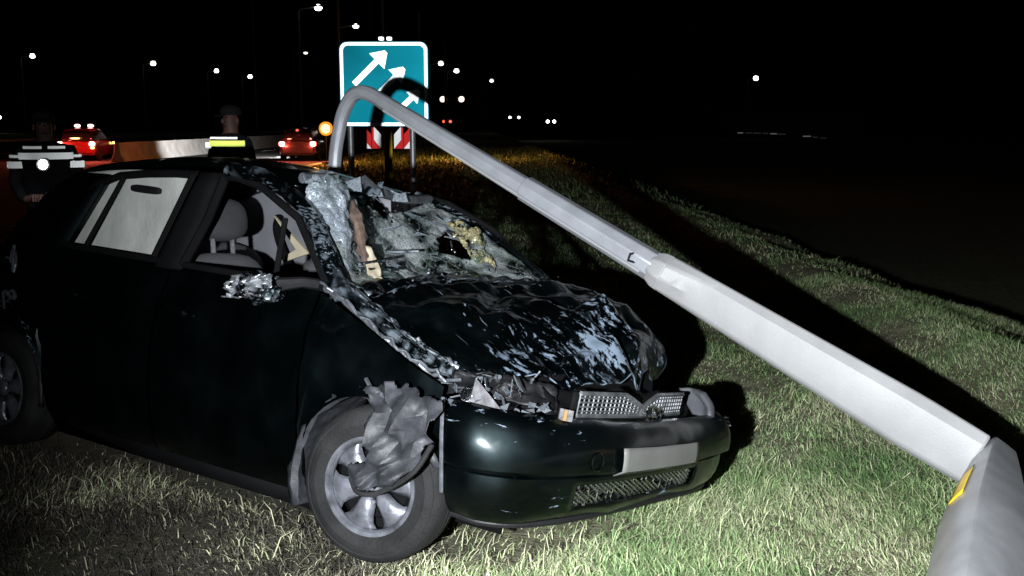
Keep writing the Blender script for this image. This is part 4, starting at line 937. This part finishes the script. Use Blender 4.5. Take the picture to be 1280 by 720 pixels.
# amber flasher low behind the sign, lighting the verge
fl = empty('amber_flasher', 'low amber flasher lamp lighting the grass behind the sign', 'warning light', (-2.2, 50.5, -.12))
MB().tube([(0, 0, 0), (0, 0, .5)], .05, 8).build('stand', M['black'], fl); MB().blob((0, 0, .6), (.10, .08, .10), .9, nu=12, nv=8).build('lit_lens', M['indic'], fl)
lamp('amber_flasher_light', 'POINT', (-2.2, 50, 1.0), (1, .45, .10), 420, .1)

# far traffic: pairs of lights
def far_pair(u, v, sep, Y, mt, label, r=.16, body=True):
    X = (u - 640) / 1300 * Y; z = 1.6 - (v - 155) / 1300 * Y
    e = empty('distant_car', label, 'car', (X, Y, z - .7), group='distant traffic')
    s = sep / 1300 * Y / 2
    bd = MB().blob((0, 1.6, .75), (max(s * 1.25, .85), 1.9, .42), .45, nu=16, nv=8); bd.blob((0, 1.9, 1.2), (max(s * 1.0, .7), 1.1, .32), .5, nu=16, nv=8); bd.build('body', M['black'], e)
    for q in (-s, s): MB().blob((q, -.35, .7), (r, .1, r), .9, nu=12, nv=8).build('lamp', M[mt], e)
M['head'] = emit('oncoming headlamp', (1, .80, .68), 2.2)
far_pair(566.5, 125, 23, 110, 'head', 'distant vehicle with twin warm headlamps right of the exit sign', .30)
far_pair(560, 152, 8, 190, 'tail', 'distant car with small red tail lamps right of the exit sign', .25)
far_pair(643, 147, 11, 200, 'white_l', 'distant car with white lamps above the amber lit grass', .22)
far_pair(688, 152, 8, 210, 'white_l', 'distant car with white lamps over the dark field', .3)
far_pair(6, 147, 6, 200, 'white_l', 'distant car with white lamps at the left edge', .3)
# low building far off on the right
fb = empty('far_building', 'long low building faintly lit beyond the dark field', 'building', ((990 - 640) / 1300 * 240, 240, -3.0))
M['wall'] = mat('grey cladding', (.10, .10, .10), .8); M['dimwin'] = emit('dim lit window', (.9, .95, 1), .016); M['dimwin2'] = emit('lit window', (1, .95, .85), .09)
MB().box((0, 4, 3.6), (29, 8, 7.2)).build('wall', M['wall'], fb, smooth=False); MB().box((0, 4, 7.35), (29.6, 8.6, .3)).build('roof', M['wall'], fb, smooth=False)
for k in range(14):
    if k in (6, 7): continue
    MB().box((-12.5 + 1.9 * k, -.06, 2.6 - .012 * k * k), (1.2 + .6 * ((k * 7) % 3) / 2, .1, .22)).build('window', M['dimwin'] if k % 4 else M['dimwin2'], fb, smooth=False)

# ================================================================== the two officers
M['hv'] = retro('silver reflective tape', (.80, .82, .80), .9, .38); M['hvy'] = retro('yellow hi-vis cloth', (.66, .74, .14), .22, .30)
def skin_person(name, label, loc, rz, joints, edges, rad):
    e = empty(name, label, 'person', loc, (0, 0, rz))
    me = bpy.data.meshes.new('body'); me.from_pydata(joints, edges, []); o = bpy.data.objects.new('body', me); COL.objects.link(o)
    sk = o.modifiers.new('skin', 'SKIN'); sk.use_smooth_shade = True
    for v_, r_ in zip(me.skin_vertices[0].data, rad): v_.radius = r_ if hasattr(r_, '__len__') else (r_, r_)
    me.skin_vertices[0].data[0].use_root = True
    o.modifiers.new('sub', 'SUBSURF').levels = 2; o.modifiers['sub'].render_levels = 2
    dg = bpy.context.evaluated_depsgraph_get(); nm = bpy.data.meshes.new_from_object(o.evaluated_get(dg)); bpy.data.objects.remove(o)
    nm.name = 'body'; nm.materials.clear(); nm.materials.append(M['uniform']); nm.materials.append(M['skin'])
    b_ = bpy.data.objects.new('body', nm); COL.objects.link(b_); b_.parent = e
    return e, b_, nm
def officer(name, label, loc, rz, torch):
    J = [(0, 0, .98), (0, 0, 1.18), (0, 0, 1.40), (0, 0, 1.52), (0, .01, 1.63), (0, .0, 1.76),
         (-.20, 0, 1.44), (-.27, -.02, 1.16), (-.20, -.22 if torch else -.05, 1.00), (-.10 if torch else -.2, -.34 if torch else -.12, 1.04),
         (.20, 0, 1.44), (.28, 0, 1.16), (.22, -.20, 1.05), (.12, -.30, 1.06),
         (-.10, 0, .90), (-.12, -.01, .50), (-.12, .02, .09), (-.13, -.14, .04), (.10, 0, .90), (.12, -.01, .50), (.12, .02, .09), (.13, -.14, .04)]
    Ed = [(0, 1), (1, 2), (2, 3), (3, 4), (4, 5), (2, 6), (6, 7), (7, 8), (8, 9), (2, 10), (10, 11), (11, 12), (12, 13), (0, 14), (14, 15), (15, 16), (16, 17), (0, 18), (18, 19), (19, 20), (20, 21)]
    Rd = [(.17, .13), (.165, .125), (.18, .12), .06, (.078, .095), (.07, .085), .075, .058, .045, .04, .075, .058, .045, .04, .10, .075, .05, .045, .10, .075, .05, .045]
    e, b_, nm = skin_person(name, label, loc, rz, J, Ed, Rd)
    mi = []
    for p in nm.polygons:
        c = p.center; hd = c.z > 1.53; hand = (c.y < -.27 and .95 < c.z < 1.12)
        mi.append(1 if hd or hand else 0)
    nm.polygons.foreach_set('material_index', mi)
    # face, hands
    MB().blob((0, -.10, 1.655), (.014, .022, .028), .9, nu=10, nv=6).build('nose', M['skin'], b_)
    MB().blob((0, -.092, 1.605), (.026, .008, .008), 1, nu=8, nv=6).build('mouth', M['brown'], b_)
    for s in (-1, 1):
        MB().blob((s * .035, -.088, 1.69), (.014, .008, .007), 1, nu=8, nv=6).build('eye', M['dark'], b_)
        MB().blob((s * .088, .01, 1.66), (.010, .022, .034), .9, nu=8, nv=6).build('ear', M['skin'], b_)
    for cx, cy, cz in ((-.10 if torch else -.2, -.35 if torch else -.13, 1.04), (.12, -.31, 1.06)):
        fg = MB()
        for k in range(4): fg.tube([(cx - .03 + .02 * k, cy - .01, cz + .02), (cx - .03 + .02 * k, cy - .05 - .006 * (k % 3), cz), (cx - .03 + .02 * k, cy - .045, cz - .035)], .0095, 6)
        fg.tube([(cx + .045, cy + .01, cz), (cx + .05, cy - .03, cz + .015), (cx + .03, cy - .055, cz + .01)], .010, 6)
        fg.build('fingers', M['skin'], b_)
    cp = MB().lathe([(.0, .105), (.05, .10), (.095, .07), (.108, .03), (.104, .0), (.098, .0)], Matrix.Translation((0, .01, 1.715)) @ Matrix.Diagonal((.92, 1.08, 1, 1)), 24); cp.prism([(-.07, -.09, 1.715), (.07, -.09, 1.715), (.05, -.165, 1.70), (-.05, -.165, 1.70)], (0, 0, 1), .008)
    cp.build('cap', M['hair'], b_)
    return e, b_
def band(name, b_, m, z0, z1, a0, a1, rx=.225, ry=.165, c=(0, 0), tilt=0, n=18):
    G = np.array([[(c[0] + rx * math.cos(a), c[1] - ry * math.sin(a), z + tilt * math.cos(a)) for z in (z0, (z0 + z1) / 2, z1)] for a in np.linspace(R_(a0), R_(a1), n)])
    return sheet(name, G, m, b_, solid=.006)
e, b_ = officer('person', 'officer in dark uniform with reflective bands holding a lit torch, behind the car', (-4.45, 10.0, -.14), R_(25), True)
e.scale = (1.06, 1.03, 1.03)
jk = MB().lathe([(.20, .98), (.215, 1.05), (.205, 1.2), (.225, 1.38), (.20, 1.47), (.10, 1.52), (.07, 1.54)], Matrix.Diagonal((1, .75, 1, 1)), 32).build('jacket', M['uniform'], b_)
band('reflective_band', b_, M['hv'], 1.37, 1.43, 15, 165, .238, .182); band('reflective_band', b_, M['hv'], 1.37, 1.43, 195, 345, .238, .182)
band('reflective_band', b_, M['hv'], 1.465, 1.49, 40, 85, .21, .165); band('reflective_band', b_, M['hv'], 1.465, 1.49, 98, 145, .222, .175)
for s in (-1, 1):
    band('sleeve_band', b_, M['hv'], 1.29, 1.35, 0, 350, .074, .074, (s * .245, -.01)); band('sleeve_band', b_, M['hv'], 1.385, 1.41, 0, 350, .072, .072, (s * .225, -.01))
to = empty('hand_torch', 'lit hand torch held by the officer on the left', 'torch', (0, 0, 0))
tp = Vector((-4.22, 9.45, 1.24)); to.location = tp
tm = Vector((.2, -1, .03)).to_track_quat('Z', 'Y').to_matrix().to_4x4()
MB().lathe([(.0, -.16), (.018, -.16), (.018, .0), (.052, .04), (.056, .06)], tm, 16).build('barrel', M['black'], to)
M['torchl'] = emit('lit torch lens', (.95, .97, 1), 30); MB().blob(tm @ Vector((0, 0, .062)), (.042, .02, .042), .9, nu=14, nv=8).build('lit_lens', M['torchl'], to)
lamp('hand_torch_light', 'POINT', tuple(tp + Vector((.02, -.12, .0))), (.92, .96, 1), 4.0, .03)
e, b_ = officer('person', 'officer in dark uniform with yellow hi-vis panel, seen above the car roof', (-3.05, 11.4, -.14), R_(-30), False)
e.scale = (1.09, 1.07, 1.07)
MB().lathe([(.20, .98), (.215, 1.05), (.205, 1.2), (.225, 1.38), (.20, 1.47), (.10, 1.52), (.07, 1.54)], Matrix.Diagonal((1, .75, 1, 1)), 32).build('jacket', M['uniform'], b_)
band('hi_vis_panel', b_, M['hvy'], 1.405, 1.462, 15, 165, .236, .18); band('reflective_band', b_, M['hv'], 1.478, 1.497, 35, 145, .222, .172)
band('sleeve_band', b_, M['hv'], 1.38, 1.44, 0, 350, .084, .084, (-.225, -.01))

# white scrap lying by the rear wheel
sc_ = MB().blob((0, 0, .03), (.03, .022, .03), .7, nu=12, nv=8).build('debris_scrap', M['white']); sc_.location = (-2.63, 5.22, float(ground_z(-2.63, 5.22)) + .02)
tag(sc_, 'small white plastic scrap on the grass by the rear wheel', 'debris')
# broken plastic thrown into the grass in front of the car
for k, (x, y, lb) in enumerate(((-.28, 3.22, 'pale plastic shard in the grass just right of the front wheel'), (.12, 3.05, 'black plastic shard in the grass below the bumper'), (.62, 3.12, 'grey plastic shard in the grass below the number plate'), (-.62, 3.02, 'pale plastic shard in the dead grass left of the front wheel'), (.30, 2.85, 'black plastic shard nearest the bottom edge of the picture'))):
    a = [Vector((random.uniform(-.035, .035), random.uniform(-.035, .035), random.uniform(-.012, .018))) for _ in range(5)]
    a = sorted(a, key=lambda p: math.atan2(p.y, p.x))
    o = MB().prism(a, (.1, -.2, 1), .004).build('plastic_shard', (M['white'], M['black'], M['pale'])[k % 3], smooth=False); o.location = (x, y, float(ground_z(x, y)) + .04)
    tag(o, lb, 'debris', 'broken shards in the grass')
